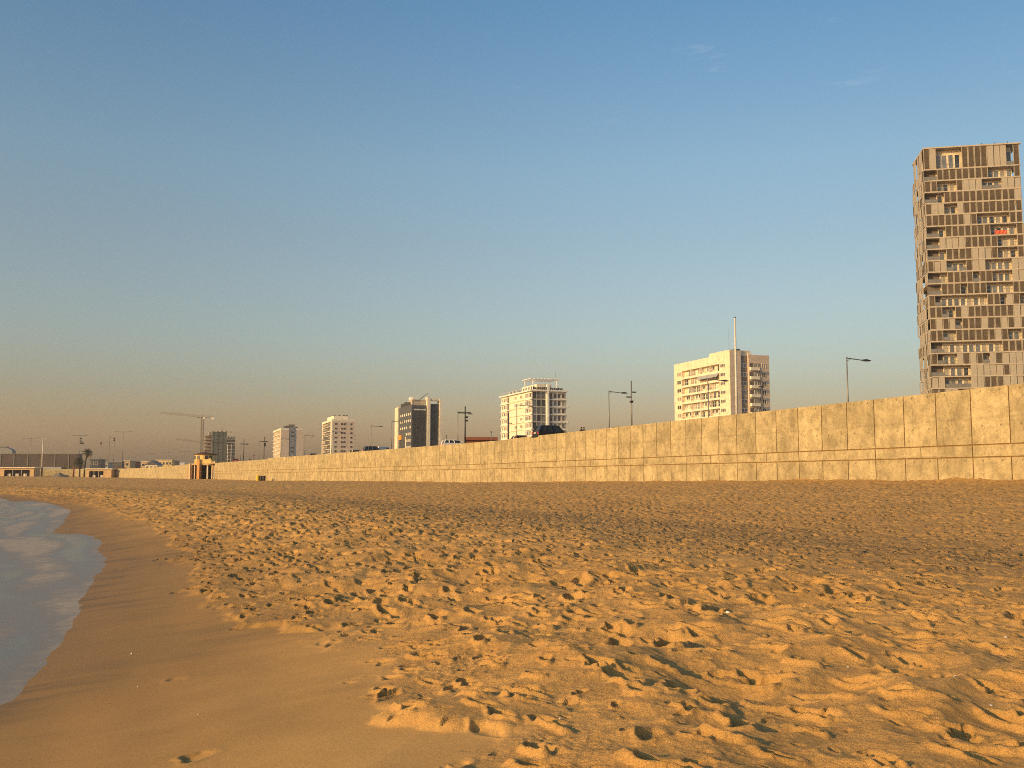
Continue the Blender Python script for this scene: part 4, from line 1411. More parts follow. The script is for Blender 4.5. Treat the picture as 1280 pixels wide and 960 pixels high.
# --- B3: dark glass office tower with cream fins
def office_tower():
    Y = 500
    b = building(514, Y, 'dark glass office tower with cream fins and rows of small bright windows', 'office_building')
    H = roof_z(514, Y, 505.5)
    LY, LX = 38, 15.4
    MB().box(0.3, LX - 0.4, 0.3, LY - 8, 0, H - 0.3).build('wall', M['dkgrey'], b)
    MB().box(0.0, 4.5, LY - 8, LY, 0, H + 0.6).build('end_tower', M['cream'], b)
    MB().box(-0.4, 0.6, LY - 8.6, LY - 7.4, 0, H + 0.3).build('fin', M['cream2'], b)
    sk = MB().box(0, 0.3, 0.3, 27.0, H - 28.8, H)
    sk.build('sea_panel', M['greydark'] if 'greydark' in M else M['dkgrey'], b)
    for k in range(7):
        z = H - 5.2 - k * 3.35
        for j in range(6):
            y = 2.2 + j * 4.1
            if (k == 2 and j in (1,)) or (k > 2 and j > 2):
                continue
            MB().box(-0.06, 0.02, y, y + 1.7, z, z + 1.25).build('window', M['cream2'], b)
    MB().box(-0.7, 0.0, 20.5, 26.2, H - 17.2, H - 14.6).build('sign_panel', M['orange'], b)
    MB().box(-0.05, 0.0, 12.2, 26.0, H - 30, H - 17.4).build('blue_glazing', M['glass'], b)
    MB().box(-0.25, 0.0, 11.6, 12.6, H - 34, H - 16).build('fin', M['cream2'], b)
    rt = MB().box(0.5, 7.6, 0, 0.3, 0, H - 1.5)
    for x in np.arange(0.5, 7.6, 1.42):
        rt.box(x, x + 0.06, -0.05, 0, 0, H - 1.5)
    for z in np.arange(2, H - 2, 3.35):
        rt.box(0.5, 7.6, -0.04, 0, z, z + 0.08)
    rt.build('glass_curtain', M['glassdark'], b)
    r2 = MB().box(9.6, 14.0, 0, 0.3, 0, H + 0.5)
    for z in np.arange(2, H - 2, 3.35):
        r2.box(9.6, 14.0, -0.04, 0, z, z + 0.08)
    r2.build('glass_curtain', M['glassdark'], b)
    MB().box(7.8, 9.4, -0.9, 3, 0, H + 4.0).build('fin', M['cream2'], b)
    MB().box(14.1, 15.3, -0.9, 3, 0, H + 3.2).build('fin', M['cream2'], b)
    MB().box(9.4, 14.1, -0.7, 2.5, H + 2.2, H + 3.2).build('roof_beam', M['cream2'], b)
    MB().box(1, 7.4, 2, 12, H - 0.3, H + 2.6).build('penthouse', M['slab'], b)
    lg = MB()
    x = 1.0
    rnd = random.Random(3)
    while x < 6.8:
        wd = rnd.uniform(0.3, 0.6)
        lg.box(x, x + wd, -0.14, -0.06, H - 2.9 + 0.0, H - 2.9 + rnd.uniform(0.55, 0.9)); x += wd + 0.18
    lg.build('sign_lettering', M['white'], b)
    sg = MB()
    y = 6.0
    while y < 25:
        wd = rnd.uniform(0.9, 1.5)
        sg.box(0.2, 0.5, y, y + wd, H + 0.15, H + rnd.uniform(1.5, 2.2)); y += wd + 0.35
    sg.build('roof_sign', M['dksteel'], b)
    for y in (1.5, 4.5, 8):
        MB().box(0.8, 3.0, y, y + 1.8, H + 2.6, H + 4.2).build('roof_unit', M['white'], b)
    MB().tube((4.2, 1.0, H + 2.6), (8.0, -1.0, H + 5.8), 0.2, 0.12, 6).build('cleaning_crane', M['dksteel'], b)
    MB().tube((0.8, 2, H), (0.8, 2, H + 4.2), 0.12, 0.1, 6).build('antenna', M['dksteel'], b)
M['glassdark'] = mat('dark_curtain_glass', (0.045, 0.05, 0.06), rough=0.25, spec=0.45, var=0.3, scale=0.3)
office_tower()

# --- B4: apartment block with dark balcony front
def balcony_block():
    Y = 670
    b = building(414, Y, 'cream apartment block with a dark glazed balcony front and square windows')
    H = roof_z(414, Y, 524)
    LY, LX, FH = 41, 15.2, 3.05
    MB().box(0.9, LX, 0, LY, 0, H - 1.5).build('wall', M['pink'], b)
    MB().box(-0.3, LX + 0.1, -0.1, LY + 0.2, H - 1.5, H).build('parapet', M['cream2'], b)
    MB().box(-0.3, 0.9, -0.05, 4.2, 0, H - 1.5).build('corner_pier', M['cream2'], b)
    MB().box(-0.3, 0.9, LY - 2.2, LY, 0, H - 1.5).build('end_pier', M['cream2'], b)
    rnd = random.Random(2)
    for k in range(8):
        z0 = H - 1.5 - (k + 1) * FH
        MB().box(-0.25, 0.9, 4.2, LY - 2.2, z0 - 0.35, z0).build('balcony_slab', M['cream'], b)
        gl = MB().box(-0.1, 0.0, 4.2, LY - 2.2, z0, z0 + 1.0)
        gl.build('balustrade', M['glassgrey'], b)
        y = 5.2
        while y < LY - 6:
            wd = rnd.choice((2.4, 3.2, 4.0))
            win_l(b, y, y + wd, z0 + 0.1, z0 + 2.4, rnd.choice(('glass', 'glassgrey', 'glass', 'curtain')), 'greywall', 0.9, 1)
            y += wd + rnd.choice((0.8, 1.6))
        win_r(b, 1.8, 3.3, z0 + 0.8, z0 + 2.0, 'glass', 'pink', 0)
        win_r(b, 6.0, 7.4, z0 + 0.8, z0 + 2.0, 'glass', 'pink', 0)
        win_r(b, 7.8, 9.2, z0 + 0.8, z0 + 2.0, 'glass', 'pink', 0)
        win_r(b, 12.4, 13.7, z0 + 0.8, z0 + 2.0, 'glass', 'pink', 0)
        if k in (2, 3):
            MB().box(LX, LX + 0.8, 0.3, 1.5, z0 - 0.1, z0 + 0.2).build('balcony_slab', M['brick'], b)
    MB().box(1.5, 11, 3, 30, H, H + 2.6).build('penthouse', M['cream2'], b)
    for x, y in ((1.7, 4), (5, 3.5), (8, 3.5), (10, 4), (2, 14), (2, 22)):
        MB().box(x, x + 1.2, y, y + 2, H + 2.6, H + 3.2).build('roof_unit', M['dkgrey'], b)
balcony_block()

# --- B5: narrow block with a blue-grey strip
def narrow_block():
    Y = 845
    b = building(350, Y, 'narrow pale block with a blue grey window strip and open balcony front')
    H = roof_z(350, Y, 535)
    LY, LX, FH = 60, 18.6, 3.3
    MB().box(0.7, LX, 0, LY, 0, H - 1.6).build('wall', M['pink'], b)
    MB().box(-0.2, LX, -0.1, LY, H - 1.6, H).build('parapet', M['cream2'], b)
    MB().box(-0.2, 0.7, -0.05, 3, 0, H - 1.6).build('corner_pier', M['cream'], b)
    MB().box(7.2, 12.0, -0.25, 0.2, 0, H + 1.2).build('window_strip', M['greyblue'], b)
    MB().box(6.9, 7.2, -0.35, 0.2, 0, H).build('drainpipe', M['dksteel'], b)
    rnd = random.Random(4)
    for k in range(9):
        z0 = H - 1.6 - (k + 1) * FH
        MB().box(-0.2, 0.7, 3, LY, z0 - 0.5, z0).build('balcony_slab', M['cream2'], b)
        for y in (6, 14, 22, 30, 38, 46):
            if rnd.random() < 0.85:
                win_l(b, y, y + 5, z0 + 0.2, z0 + 2.4, rnd.choice(('glass', 'glassgrey', 'curtain')), 'cream', 0.7, 1)
            MB().box(-0.15, 0.68, y + 6.2, y + 7.2, z0, z0 + 2.7).build('divider', M['cream2'], b)
        win_r(b, 8.4, 11.2, z0 + 0.9, z0 + 2.0, rnd.choice(('glass', 'glassgrey', 'curtain')), 'greyblue', -0.25)
    MB().box(4, 8.5, 6, 20, H, H + 2.2).build('penthouse', M['dkgrey'], b)
    MB().box(7.5, 12.5, 8, 24, H, H + 3.6).build('penthouse', M['ceil'], b)
    MB().box(12, 14.5, 4, 18, H, H + 1.2).build('roof_unit', M['dkgrey'], b)
M['greyblue'] = mat('blue_grey_cladding', (0.20, 0.22, 0.26), rough=0.6)
narrow_block()

# --- B6: block under construction wrapped in netting
def netted_block():
    Y = 1000
    b = building(264, Y, 'round edged building under construction wrapped in green scaffold netting')
    H = roof_z(264, Y, 540)
    FH = 3.4
    core = MB()
    core.poly_prism([(0, 0), (14, 0), (14, 30), (0, 30)], 0, H, axis='z')
    core.build('net_cover', M['net'], b)
    rnd = random.Random(8)
    MB().box(-6.0, -0.05, 14, 26, 0, H - 3).build('wall', M['concrete'], b)
    MB().box(14.05, 22, 2, 26, 0, H - 6).build('wall', M['dkgrey'], b)
    for k in range(12):
        z = H - 1.2 - k * FH
        MB().box(-6.8, -0.02, 11, 28, z - 3.2, z - 2.75).build('floor_slab', M['brick'], b)
        MB().box(14.02, 22.6, -1, 27, z - 6.0, z - 5.5).build('floor_slab', M['pink'], b)
        for x in (15.2, 18.0, 20.6):
            if rnd.random() < 0.8:
                win_r(b, x, x + 1.7, z - 5.4, z - 3.2, rnd.choice(('curtain', 'glass', 'glassgrey')), 'concrete', 2)
    sc = MB()
    for x in (0.1, 4.7, 9.3, 13.9):
        sc.tube((x, -0.35, 0), (x, -0.35, H + 1.4), 0.16, 0.16, 5)
    for z in np.arange(H % FH, H + 1, FH):
        sc.tube((0, -0.35, z), (14, -0.35, z), 0.12, 0.12, 5)
    sc.build('scaffold', M['net'], b)
    for x in (15.0, 18.5):
        MB().tube((x, -2.0, 0), (x, -2.0, H - 12), 0.35, 0.35, 6).build('hoist_mast', M['wsteel'], b)
    rf = MB()
    for x in (1, 5, 9, 13, 17):
        rf.box(x, x + 1.6, 2, 4, H, H + rnd.uniform(0.3, 1.1))
    rf.build('formwork', M['dksteel'], b)
    MB().tube((8.5, 3, H), (9.8, 3, H + 4), 0.25, 0.2, 5).build('rebar_post', M['dksteel'], b)
    MB().box(-3, 2, 8, 16, H - 3, H + 0.2).build('upper_deck', M['concrete'], b)
netted_block()

# ------------------------------------------------------------------ tower cranes
def lattice(p, q, wd, n, r, tri=False):
    p, q = Vector(p), Vector(q)
    d = (q - p).normalized()
    up = Vector((0, 0, 1)) if abs(d.z) < 0.9 else Vector((0, 1, 0))
    a = d.cross(up).normalized() * wd / 2
    c = a.normalized().cross(d).normalized() * wd / 2
    cs = [a - c, -a - c, c * 1.2] if tri else [a + c, a - c, -a - c, -a + c]
    mb = MB()
    for k in cs:
        mb.tube(p + k, q + k, r, r, 4)
    for i in range(n):
        s0, s1 = p + (q - p) * (i / n), p + (q - p) * ((i + 1) / n)
        for j in range(len(cs)):
            k0, k1 = cs[j], cs[(j + 1) % len(cs)]
            mb.tube(s0 + k0, s1 + k1, r * 0.7, r * 0.7, 3, cap=False)
    return mb
def crane(px, py, Y, label, left_px, right_px, lpy, mast_on=True):
    p = at(px, Y, py)
    z0 = ROAD - 0.14
    root = empty('tower_crane', (p.x, p.y, z0), R(0))
    tag(root, label, 'crane')
    h = p.z - z0
    L = (px - left_px) * Y / 1250
    Rr = (right_px - px) * Y / 1250
    dz = (py - lpy) * Y / 1250
    ang = dz
    lattice((0, 0, 0), (0, 0, h), 2.1, 26, 0.22).build('mast', M['craneyel'], root)
    lattice((0, 0, h + 0.6), (-L, 2, h + 0.6 + dz), 1.7, 30, 0.16, True).build('jib', M['craneyel'], root)
    lattice((0, 0, h + 0.6), (Rr, 0, h + 0.3), 1.6, 9, 0.16, True).build('counter_jib', M['craneyel'], root)
    MB().box(Rr - 3.0, Rr, -0.8, 0.8, h - 2.4, h + 0.3).build('counterweight', M['wsteel'], root)
    MB().box(0.9, 2.6, -1.9, -0.4, h - 1.9, h + 0.4).build('cab', M['wsteel'], root, bevel=0.1)
    MB().tube((0, 0, h), (0.4, 0, h + 4.0), 0.4, 0.15, 5).build('tower_head', M['craneyel'], root)
    MB().box(-5.0, -3.4, -0.5, 0.9, h - 0.7, h + 0.0).build('trolley', M['dksteel'], root)
    return root
crane(253.3, 521.5, 985, 'tall tower crane with a long jib beside the green netted building', 199, 268.5, 516.5)
crane(257.5, 554.5, 1050, 'lower tower crane whose jib ends behind the tall crane mast', 219, 262, 549.5)

# ------------------------------------------------------------------ the shuttered tower on the right
TOWER_ROWS = ["LTWWWWLLLLTTTOL", "OOLLLLLLLLWWWWL", "LLWWWLTTTOOOTTT", "OOWLLLLLLLLLLLT", "LTTWWTLLLLLLLLL", "LLLLLLTLWWWWWLL",
              "OOWLLLLLLLWWWWLLLL", "OOTTTTLLLLLWWWLLLL", "OOWLLLLTTTLWWWLLLT", "LTTOWOLTTWWWWTTTLL", "OOWLLLLOLLWWWTTTTL", "OOLLLWLLLWWWWLLLLT", "LOWWWWWWWLLWTLWTTT",
              "LLOWLTLLLLLLLTTTTL", "LTLTOLLLTLLTLTLLLT", "LLOWLLLLLLTLWWLLLL", "OOWWWWWWWWWLLLLLLT", "LOWWTLTLOTLTTTTTTT", "OOWWWWTTTTTLTTTTTL", "TTOOOOTTLLLTTTTLLL",
              "LLTTWWLLLTTTLLLLTT", "OOWWLLLTTTLLLLWWLL"]
def shutter_tower():
    Y = 250
    c = at(1170, Y)
    rz = R(-11)
    zg = ROAD - 0.14
    b = empty('apartment_tower', (c.x, c.y, zg), rz)
    tag(b, 'very tall tower clad in tan and brown sliding shutters with deep open balconies', 'building')
    H = at(1153, Y, 185).z - zg
    FH, TOPH, PW = 2.97, 5.35, 1.53
    D = 13.8
    WU, WL = 15 * PW, 18 * PW
    SET = 1.7
    slab_t = 0.55
    levels = [H - 0.35]
    z = H - 0.35 - TOPH
    levels.append(z)
    while len(levels) < len(TOWER_ROWS) + 1:
        z -= FH
        levels.append(z)
    zsplit = levels[6]
    MB().box(SET, WU - SET, SET, D - SET, zsplit, H - 0.4).build('wall', M['lobby'], b)
    MB().box(SET, WL - SET, SET, D - SET, 0, zsplit - 0.01).build('lower_wall', M['lobby'], b)
    MB().box(-0.08, WU + 0.3, -0.2, D, H - 0.35, H).build('roof_slab', M['slab'], b)
    MB().box(5, 15, 5, 13, H, H + 0.35).build('roof_unit', M['dkgrey'], b)
    for x in (14.3, 17.5, 20.5):
        MB().tube((x, 1, H), (x, 1, H + 0.7), 0.12, 0.1, 5).build('vent', M['dkgrey'], b)
    for i, zl in enumerate(levels[1:], 1):
        W = WU if i <= 6 else WL
        s = MB().box(-0.05, W + 0.05, -0.12, D + 0.05, zl - slab_t * 0.55, zl)
        s.box(0.15, W - 0.1, 0.12, D - 0.1, zl - slab_t * 0.7, zl - slab_t * 0.55)
        s.build('floor_slab', M['slab'], b)
    # shutters: two kinds, each with a frame; tall versions for the top storey
    def shutter(hh, kind, axis):
        m_ = MB()
        t = 0.09
        w_ = PW - 0.06
        if axis == 'x':
            def bx(a0, a1, d0, d1, z0, z1, mi): m_.box(a0, a1, d0, d1, z0, z1, mi)
        else:
            def bx(a0, a1, d0, d1, z0, z1, mi): m_.box(d0, d1, a0, a1, z0, z1, mi)
        if kind == 'L':
            bx(0.03, 0.03 + t * 1.6, -0.06, 0.06, 0, hh, 0)
            bx(0.03 + w_ - t * 1.6, 0.03 + w_, -0.06, 0.06, 0, hh, 0)
            bx(0.03 + t * 1.6, 0.03 + w_ - t * 1.6, -0.055, 0.06, 0, t * 0.7, 0)
            bx(0.03 + t * 1.6, 0.03 + w_ - t * 1.6, -0.055, 0.06, hh - t * 0.7, hh, 0)
            n = int(hh / 0.2)
            for k in range(n):
                z0 = t * 0.7 + (hh - t * 1.4) * k / n
                bx(0.03 + t * 1.6, 0.03 + w_ - t * 1.6, -0.045, 0.03, z0 + 0.02, z0 + 0.13, 1)
            bx(0.03 + t * 1.6, 0.03 + w_ - t * 1.6, 0.03, 0.05, t * 0.7, hh - t * 0.7, 1)
        else:
            bx(0.03, 0.03 + w_, -0.05, 0.05, 0, hh, 0)
            bx(0.03 + w_ - 0.07, 0.03 + w_, -0.07, -0.05, 0, hh, 1)
            bx(0.05 + w_ / 2, 0.09 + w_ / 2, -0.065, -0.05, 0.1, hh - 0.1, 0)
        return m_.mesh('shutter', [M['tan'], M['louvre']])
    SM = {}
    def get(hh, kind, axis):
        key = (round(hh, 2), kind, axis)
        if key not in SM:
            SM[key] = shutter(hh, kind, axis)
        return SM[key]
    rnd = random.Random(12)
    count = 0
    extra = MB()
    def place(mesh, loc):
        nonlocal count
        if count < 99:
            part(mesh, 'shutter', b, loc)
            count += 1
        else:
            k = len(extra.v)
            extra.v += [(v.co.x + loc[0], v.co.y + loc[1], v.co.z + loc[2]) for v in mesh.vertices]
            for p in mesh.polygons:
                extra.f.append(tuple(k + i for i in p.vertices))
                extra.mi.append(p.material_index)
    for i, row in enumerate(TOWER_ROWS):
        z1 = levels[i] - (0.0 if i == 0 else slab_t * 0.56)
        z0 = levels[i + 1]
        hh = z1 - z0
        rails = MB()
        for j, ch in enumerate(row):
            x = j * PW
            if ch in 'TL':
                if rails.v:
                    rails.build('railing', M['steel'], b)
                    rails = MB()
                place(get(hh, ch, 'x'), (x, rnd.choice((0.0, 0.0, 0.14)), z0))
            else:
                rl = MB().box(x, x + PW, 0.02, 0.07, z0 + 0.92, z0 + 1.0)
                rl.box(x + 0.02, x + 0.07, 0.02, 0.07, z0, z0 + 0.92)
                if ch == 'O':
                    rl.box(x + 0.07, x + PW, 0.03, 0.05, z0 + 0.08, z0 + 0.9)
                k = len(rails.v)
                rails.v += rl.v; rails.f += [tuple(k + q for q in f) for f in rl.f]; rails.mi += rl.mi
                if i < 21:
                    # corner bays: shade painted as a dark plate; others a light framed window
                    if ch == 'O' and j < 2:
                        MB().box(x, x + PW, SET - 0.04, SET, z0, z1 - 0.02).build('recess_shade', M['ceil'], b)
                    else:
                        win_r(b, x + 0.25, x + PW - 0.2, z0 + 0.15, z0 + (2.05 if i else 3.9), rnd.choice(('glass', 'glassgrey', 'curtain', 'glassgrey')), 'cream2', SET, 0)
        if rails.v:
            rails.build('railing', M['steel'], b)
        # narrow left face, shutters staggered
        n = int(D / PW)
        for j in range(n):
            rr = rnd.random()
            if rr < 0.12:
                continue
            place(get(hh, 'T' if rr < 0.72 else 'L', 'y'), (rnd.choice((0.0, -0.12, -0.2)), j * PW, z0))
    ex = extra.build('shutters', [M['tan'], M['louvre']], b)
    ex['kind'] = 'stuff'
    # red cloth hung over a balcony rail
    zz = levels[7]
    cl = MB()
    nx, nz = 12, 5
    x0 = 16.2
    vs_ = []
    for a in range(nx + 1):
        for q in range(nz + 1):
            vs_.append((x0 + 2.9 * a / nx, -0.05 - 0.05 * math.sin(a * 1.7 + q * 0.6) - 0.02, zz + 1.05 - 1.0 * q / nz + 0.04 * math.sin(a * 0.9)))
    cl.v = vs_
    for a in range(nx):
        for q in range(nz):
            k = a * (nz + 1) + q
            cl.f.append((k, k + 1, k + nz + 2, k + nz + 1)); cl.mi.append(0)
    o = cl.build('banner', M['banner'], None)
    so = o.modifiers.new('solid', 'SOLIDIFY'); so.thickness = 0.02
    o.location = b.location
    o.rotation_euler = (0, 0, rz)
    tag(o, 'red cloth hung over a balcony rail high on the shuttered tower', 'banner')
shutter_tower()

# ------------------------------------------------------------------ gatehouse with rotunda
def gatehouse():
    p = at(236, 322)
    root = empty('gatehouse', (p.x, p.y, 0), R(-4))      # local x runs right along the front, y back from it
    tag(root, 'ochre gatehouse with tall dark openings and a yellow rotunda on its terrace', 'building')
    zb, top = -1.8, 4.25
    LN, DP = 8.6, 26.0
    op = [(0.75, 2.75), (3.75, 7.4)]
    fr = MB()
    xs = [0.0] + [e for o_ in op for e in o_] + [LN]
    for k in range(0, len(xs), 2):
        fr.box(xs[k], xs[k + 1], 0, 1.0, zb, top)
    for a, c in op:
        fr.box(a, c, 0, 1.0, top - 0.5, top)
    fr.box(-0.6, 0.0, 0.3, DP, zb, top - 0.05).box(LN, LN + 0.5, 0.3, DP, zb, top - 0.05)
    fr.build('wall', M['ochre'], root)
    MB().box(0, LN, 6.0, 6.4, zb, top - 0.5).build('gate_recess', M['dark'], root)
    MB().box(-0.3, LN + 0.3, 1.0, DP, top - 0.5, top - 0.02).build('terrace', M['concrete'], root)
    MB().box(5.75, 6.15, 0.2, 0.6, zb, top - 0.5).build('post', M['wsteel'], root)
    MB().box(1.6, 1.85, 0.2, 0.5, zb, top - 0.5).build('post', M['wsteel'], root)
    MB().box(2.8, 3.65, -0.7, -0.02, zb, 5.6).build('column', M['orange2'], root)
    for x in (0.1, 7.5, 8.25):
        MB().box(x, x + 0.3, -0.25, -0.02, zb, top + 0.05).build('pilaster', M['cream'], root)
    MB().box(1.8, 7.3, -0.1, 0.2, top, top + 1.35).build('terrace_parapet', M['yellow'], root)
    MB().box(7.3, 8.6, -0.05, 0.2, top, top + 0.7).build('terrace_parapet', M['ochre'], root)
    cx, cy, rr = 3.6, 4.2, 3.3
    MB().lathe([(rr, top - 0.02), (rr, top + 3.0)], 32, (cx, cy)).build('rotunda', M['yellow'], root)
    MB().lathe([(rr + 0.35, top + 2.9), (rr + 0.35, top + 3.1), (0.5, top + 3.75), (0.001, top + 3.8)], 32, (cx, cy)).build('rotunda_roof', M['redroof'], root)
    MB().tube((cx, cy, top + 3.7), (cx, cy, top + 4.2), 0.3, 0.2, 8).build('finial', M['dksteel'], root)
    for a in (R(-140), R(-108), R(-62), R(-38)):
        wo = MB().box(-0.5, 0.5, rr - 0.1, rr + 0.04, 1.3, 2.6).build('window', M['glass'], root)
        wo.location = (cx, cy, top)
        wo.rotation_euler = (0, 0, a - R(90))
    st = MB()
    for k in range(9):
        st.box(4.2 + k * 0.3, 4.5 + k * 0.3, 0.25, 0.8, top + 0.01 + k * 0.2, top + 0.21 + k * 0.2)
    st.build('stair', M['cream'], root)
M['orange2'] = mat('orange_render', (0.68, 0.36, 0.13), dirt=0.1)
gatehouse()

# openings in the far retaining wall and small things at its foot
def wall_opening(px, w_, z0, z1, lab):
    t = t_of_px(px)
    p, d, nl = wall_at(t)
    root = empty('wall_doorway', (p.x, p.y, 0), math.atan2(d.y, d.x))
    tag(root, lab, 'doorway')
    f = MB()
    f.box(-w_ / 2 - 0.25, -w_ / 2, 0.0, 0.22, z0, z1 + 0.25).box(w_ / 2, w_ / 2 + 0.25, 0.0, 0.22, z0, z1 + 0.25).box(-w_ / 2, w_ / 2, 0.0, 0.22, z1, z1 + 0.25)
    f.build('door_frame', M['cream'], root)
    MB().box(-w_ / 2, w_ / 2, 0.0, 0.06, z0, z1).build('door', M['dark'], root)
wall_opening(195, 1.1, -1.1, 0.5, 'small low dark doorway at the foot of the far retaining wall')
wall_opening(220, 1.1, 1.3, 3.6, 'narrow upright dark slot high in the retaining wall left of the gatehouse')

def bin_(px, Y, label, m_, s, h):
    p = at(px, Y)
    z = ground_z(p.x, p.y)
    root = empty('litter_bin', (p.x, p.y, z - 0.05), INROT)
    tag(root, label, 'bin')
    MB().lathe([(s * 0.85, 0), (s, h * 0.86), (s * 0.98, h * 0.88)], 14).build('bin_body', M[m_], root, True)
    MB().lathe([(s * 1.06, h * 0.86), (s * 1.06, h * 0.93), (s * 0.7, h), (0.001, h)], 14).build('lid', M[m_], root, True)
bin_(322.5, 236, 'yellow bin on the sand at the foot of the sea wall', 'binyellow', 0.42, 1.35)
bin_(326.6, 236, 'black bin on the sand, left of a pair beside the yellow bin', 'binblack', 0.4, 1.25)
bin_(330, 235, 'black bin on the sand, right of a pair beside the yellow bin', 'binblack', 0.4, 1.25)

# ------------------------------------------------------------------ far left: beach pavilion, hall, palms, low houses
def pavilion(px0, px1, Y, label, roof_py, base_py, opens, roof_over=0.8):
    a, c = at(px0, Y), at(px1, Y)
    LN = c.x - a.x
    ztop = at(px0, Y, roof_py).z
    zb = at(px0, Y, base_py).z - 1.2
    root = empty('beach_pavilion', (a.x, Y, zb), R(0))
    tag(root, label, 'pavilion')
    h = ztop - zb
    D = 7.0
    MB().box(0, LN, 5.0, D, 0, h - 0.4).build('wall', M['ochre'], root)
    xs = sorted([0.0, LN] + [v for o_ in opens for v in (o_[0] * LN, o_[1] * LN)])
    fr = MB()
    for k in range(0, len(xs), 2):
        fr.box(xs[k], xs[k + 1], 0, 0.5, 0, h - 0.4)
    for o_ in opens:
        fr.box(o_[0] * LN, o_[1] * LN, 0, 0.5, h - 1.3, h - 0.4)
    fr.box(-0.01, 0.4, 0.5, 4.99, 0, h - 0.405).box(LN - 0.4, LN + 0.01, 0.5, 4.99, 0, h - 0.405)
    fr.build('front_wall', M['ochre'], root)
    MB().box(-roof_over, LN + roof_over, -roof_over, D, h - 0.4, h + 0.1).build('roof_slab', M['cream2'], root)
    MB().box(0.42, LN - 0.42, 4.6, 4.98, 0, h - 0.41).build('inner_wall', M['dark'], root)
    for o_ in opens:
        wd = (o_[1] - o_[0]) * LN
        k = o_[0] * LN + 1.2
        while k < o_[1] * LN - 2:
            MB().box(k, k + 1.6, 1.4, 1.9, 0.2, 2.3).build('counter', M['cream2'], root)
            k += 4.4
        for xx in np.arange(o_[0] * LN + wd / 3, o_[1] * LN - 0.5, wd / 3):
            MB().tube((xx, 0.25, 0), (xx, 0.25, h - 1.3), 0.14, 0.14, 8).build('pillar', M['wsteel'], root)
    return root
pavilion(-22, 42, 548, 'low beach pavilion with a white flat roof and wide dark opening at the far left', 584.3, 594.5, [(0.42, 0.92)])
pavilion(108, 139, 535, 'low beach pavilion with open porch and pale roof right of the palms', 585.8, 596.3, [(0.1, 0.68)])

def sand_heap():
    p = at(73.5, 535)
    z = ground_z(p.x, p.y)
    n = 26
    mb = MB()
    pr = [(5.2, -0.2), (4.0, 0.35), (2.6, 1.15), (1.3, 1.9), (0.4, 2.25), (0.001, 2.3)]
    mb.lathe(pr, n)
    mb.v = [(x * (1 + 0.12 * math.sin(3 * math.atan2(y, x))), y * 0.6, zz * (1 + 0.1 * math.sin(2.3 * x))) for x, y, zz in mb.v]
    o = mb.build('sand_heap', M['earth'], None, True)
    o.location = (p.x, p.y, z)
    tag(o, 'dark heap of earth on the sand against the far retaining wall', 'heap')
sand_heap()
mast(92.3, 582.8, 540, 'thick ochre post on the sand left of the palms', [(0.2, -0.5, 0.5)], 0.5, name='post', cat='post', m_='brick', zbase=-0.3)

def hall():
    Y = 700
    a, c = at(-70, Y), at(96.5, Y)
    zg = ROAD - 0.14
    root = empty('exhibition_hall', (c.x, Y, zg), R(3.2))
    tag(root, 'long dark brown hall with pale vertical ribs at the far left', 'building')
    L = c.x - a.x
    H = at(96.5, Y, 568).z - zg
    MB().box(-L, 0, 0, 8, 0, H).build('wall', M['hall'], root)
    MB().box(-L - 0.3, 0.3, -0.4, 8.2, H, H + 0.5).build('roof_edge', M['hallrib'], root)
    for k in range(9):
        x = -6.7 - k * 9.3
        MB().box(x, x + 0.7, -0.3, 0, 0, H).build('rib', M['hallrib'], root)
    pl = MB().box(-30, -10, -3, -1, 0, 2.9)
    pl.build('entrance_canopy', M['greywall'], root)
hall()
def blue_hall():
    Y = 830
    a, c = at(-60, Y, 562), at(15.5, Y, 562)
    zg = ROAD - 0.14
    root = empty('exhibition_hall', (c.x, Y, zg), 0)
    tag(root, 'pale blue roofed hall peeping over the brown hall at the far left', 'building')
    L = c.x - a.x
    H = at(0, Y, 559).z - zg
    MB().poly_prism([(-L, 0), (-L, H), (-6, H), (-2.0, H - 1.5), (0, H - 3), (0, 0)], 0, 6, axis='y').build('wall', M['blueroof'], root)
    MB().poly_prism([(-L, H + 0.02), (-L, H + 0.5), (-6, H + 0.5), (-6, H + 0.02)], -0.5, 6.5, axis='y').build('roof_edge', M['hallrib'], root)
blue_hall()

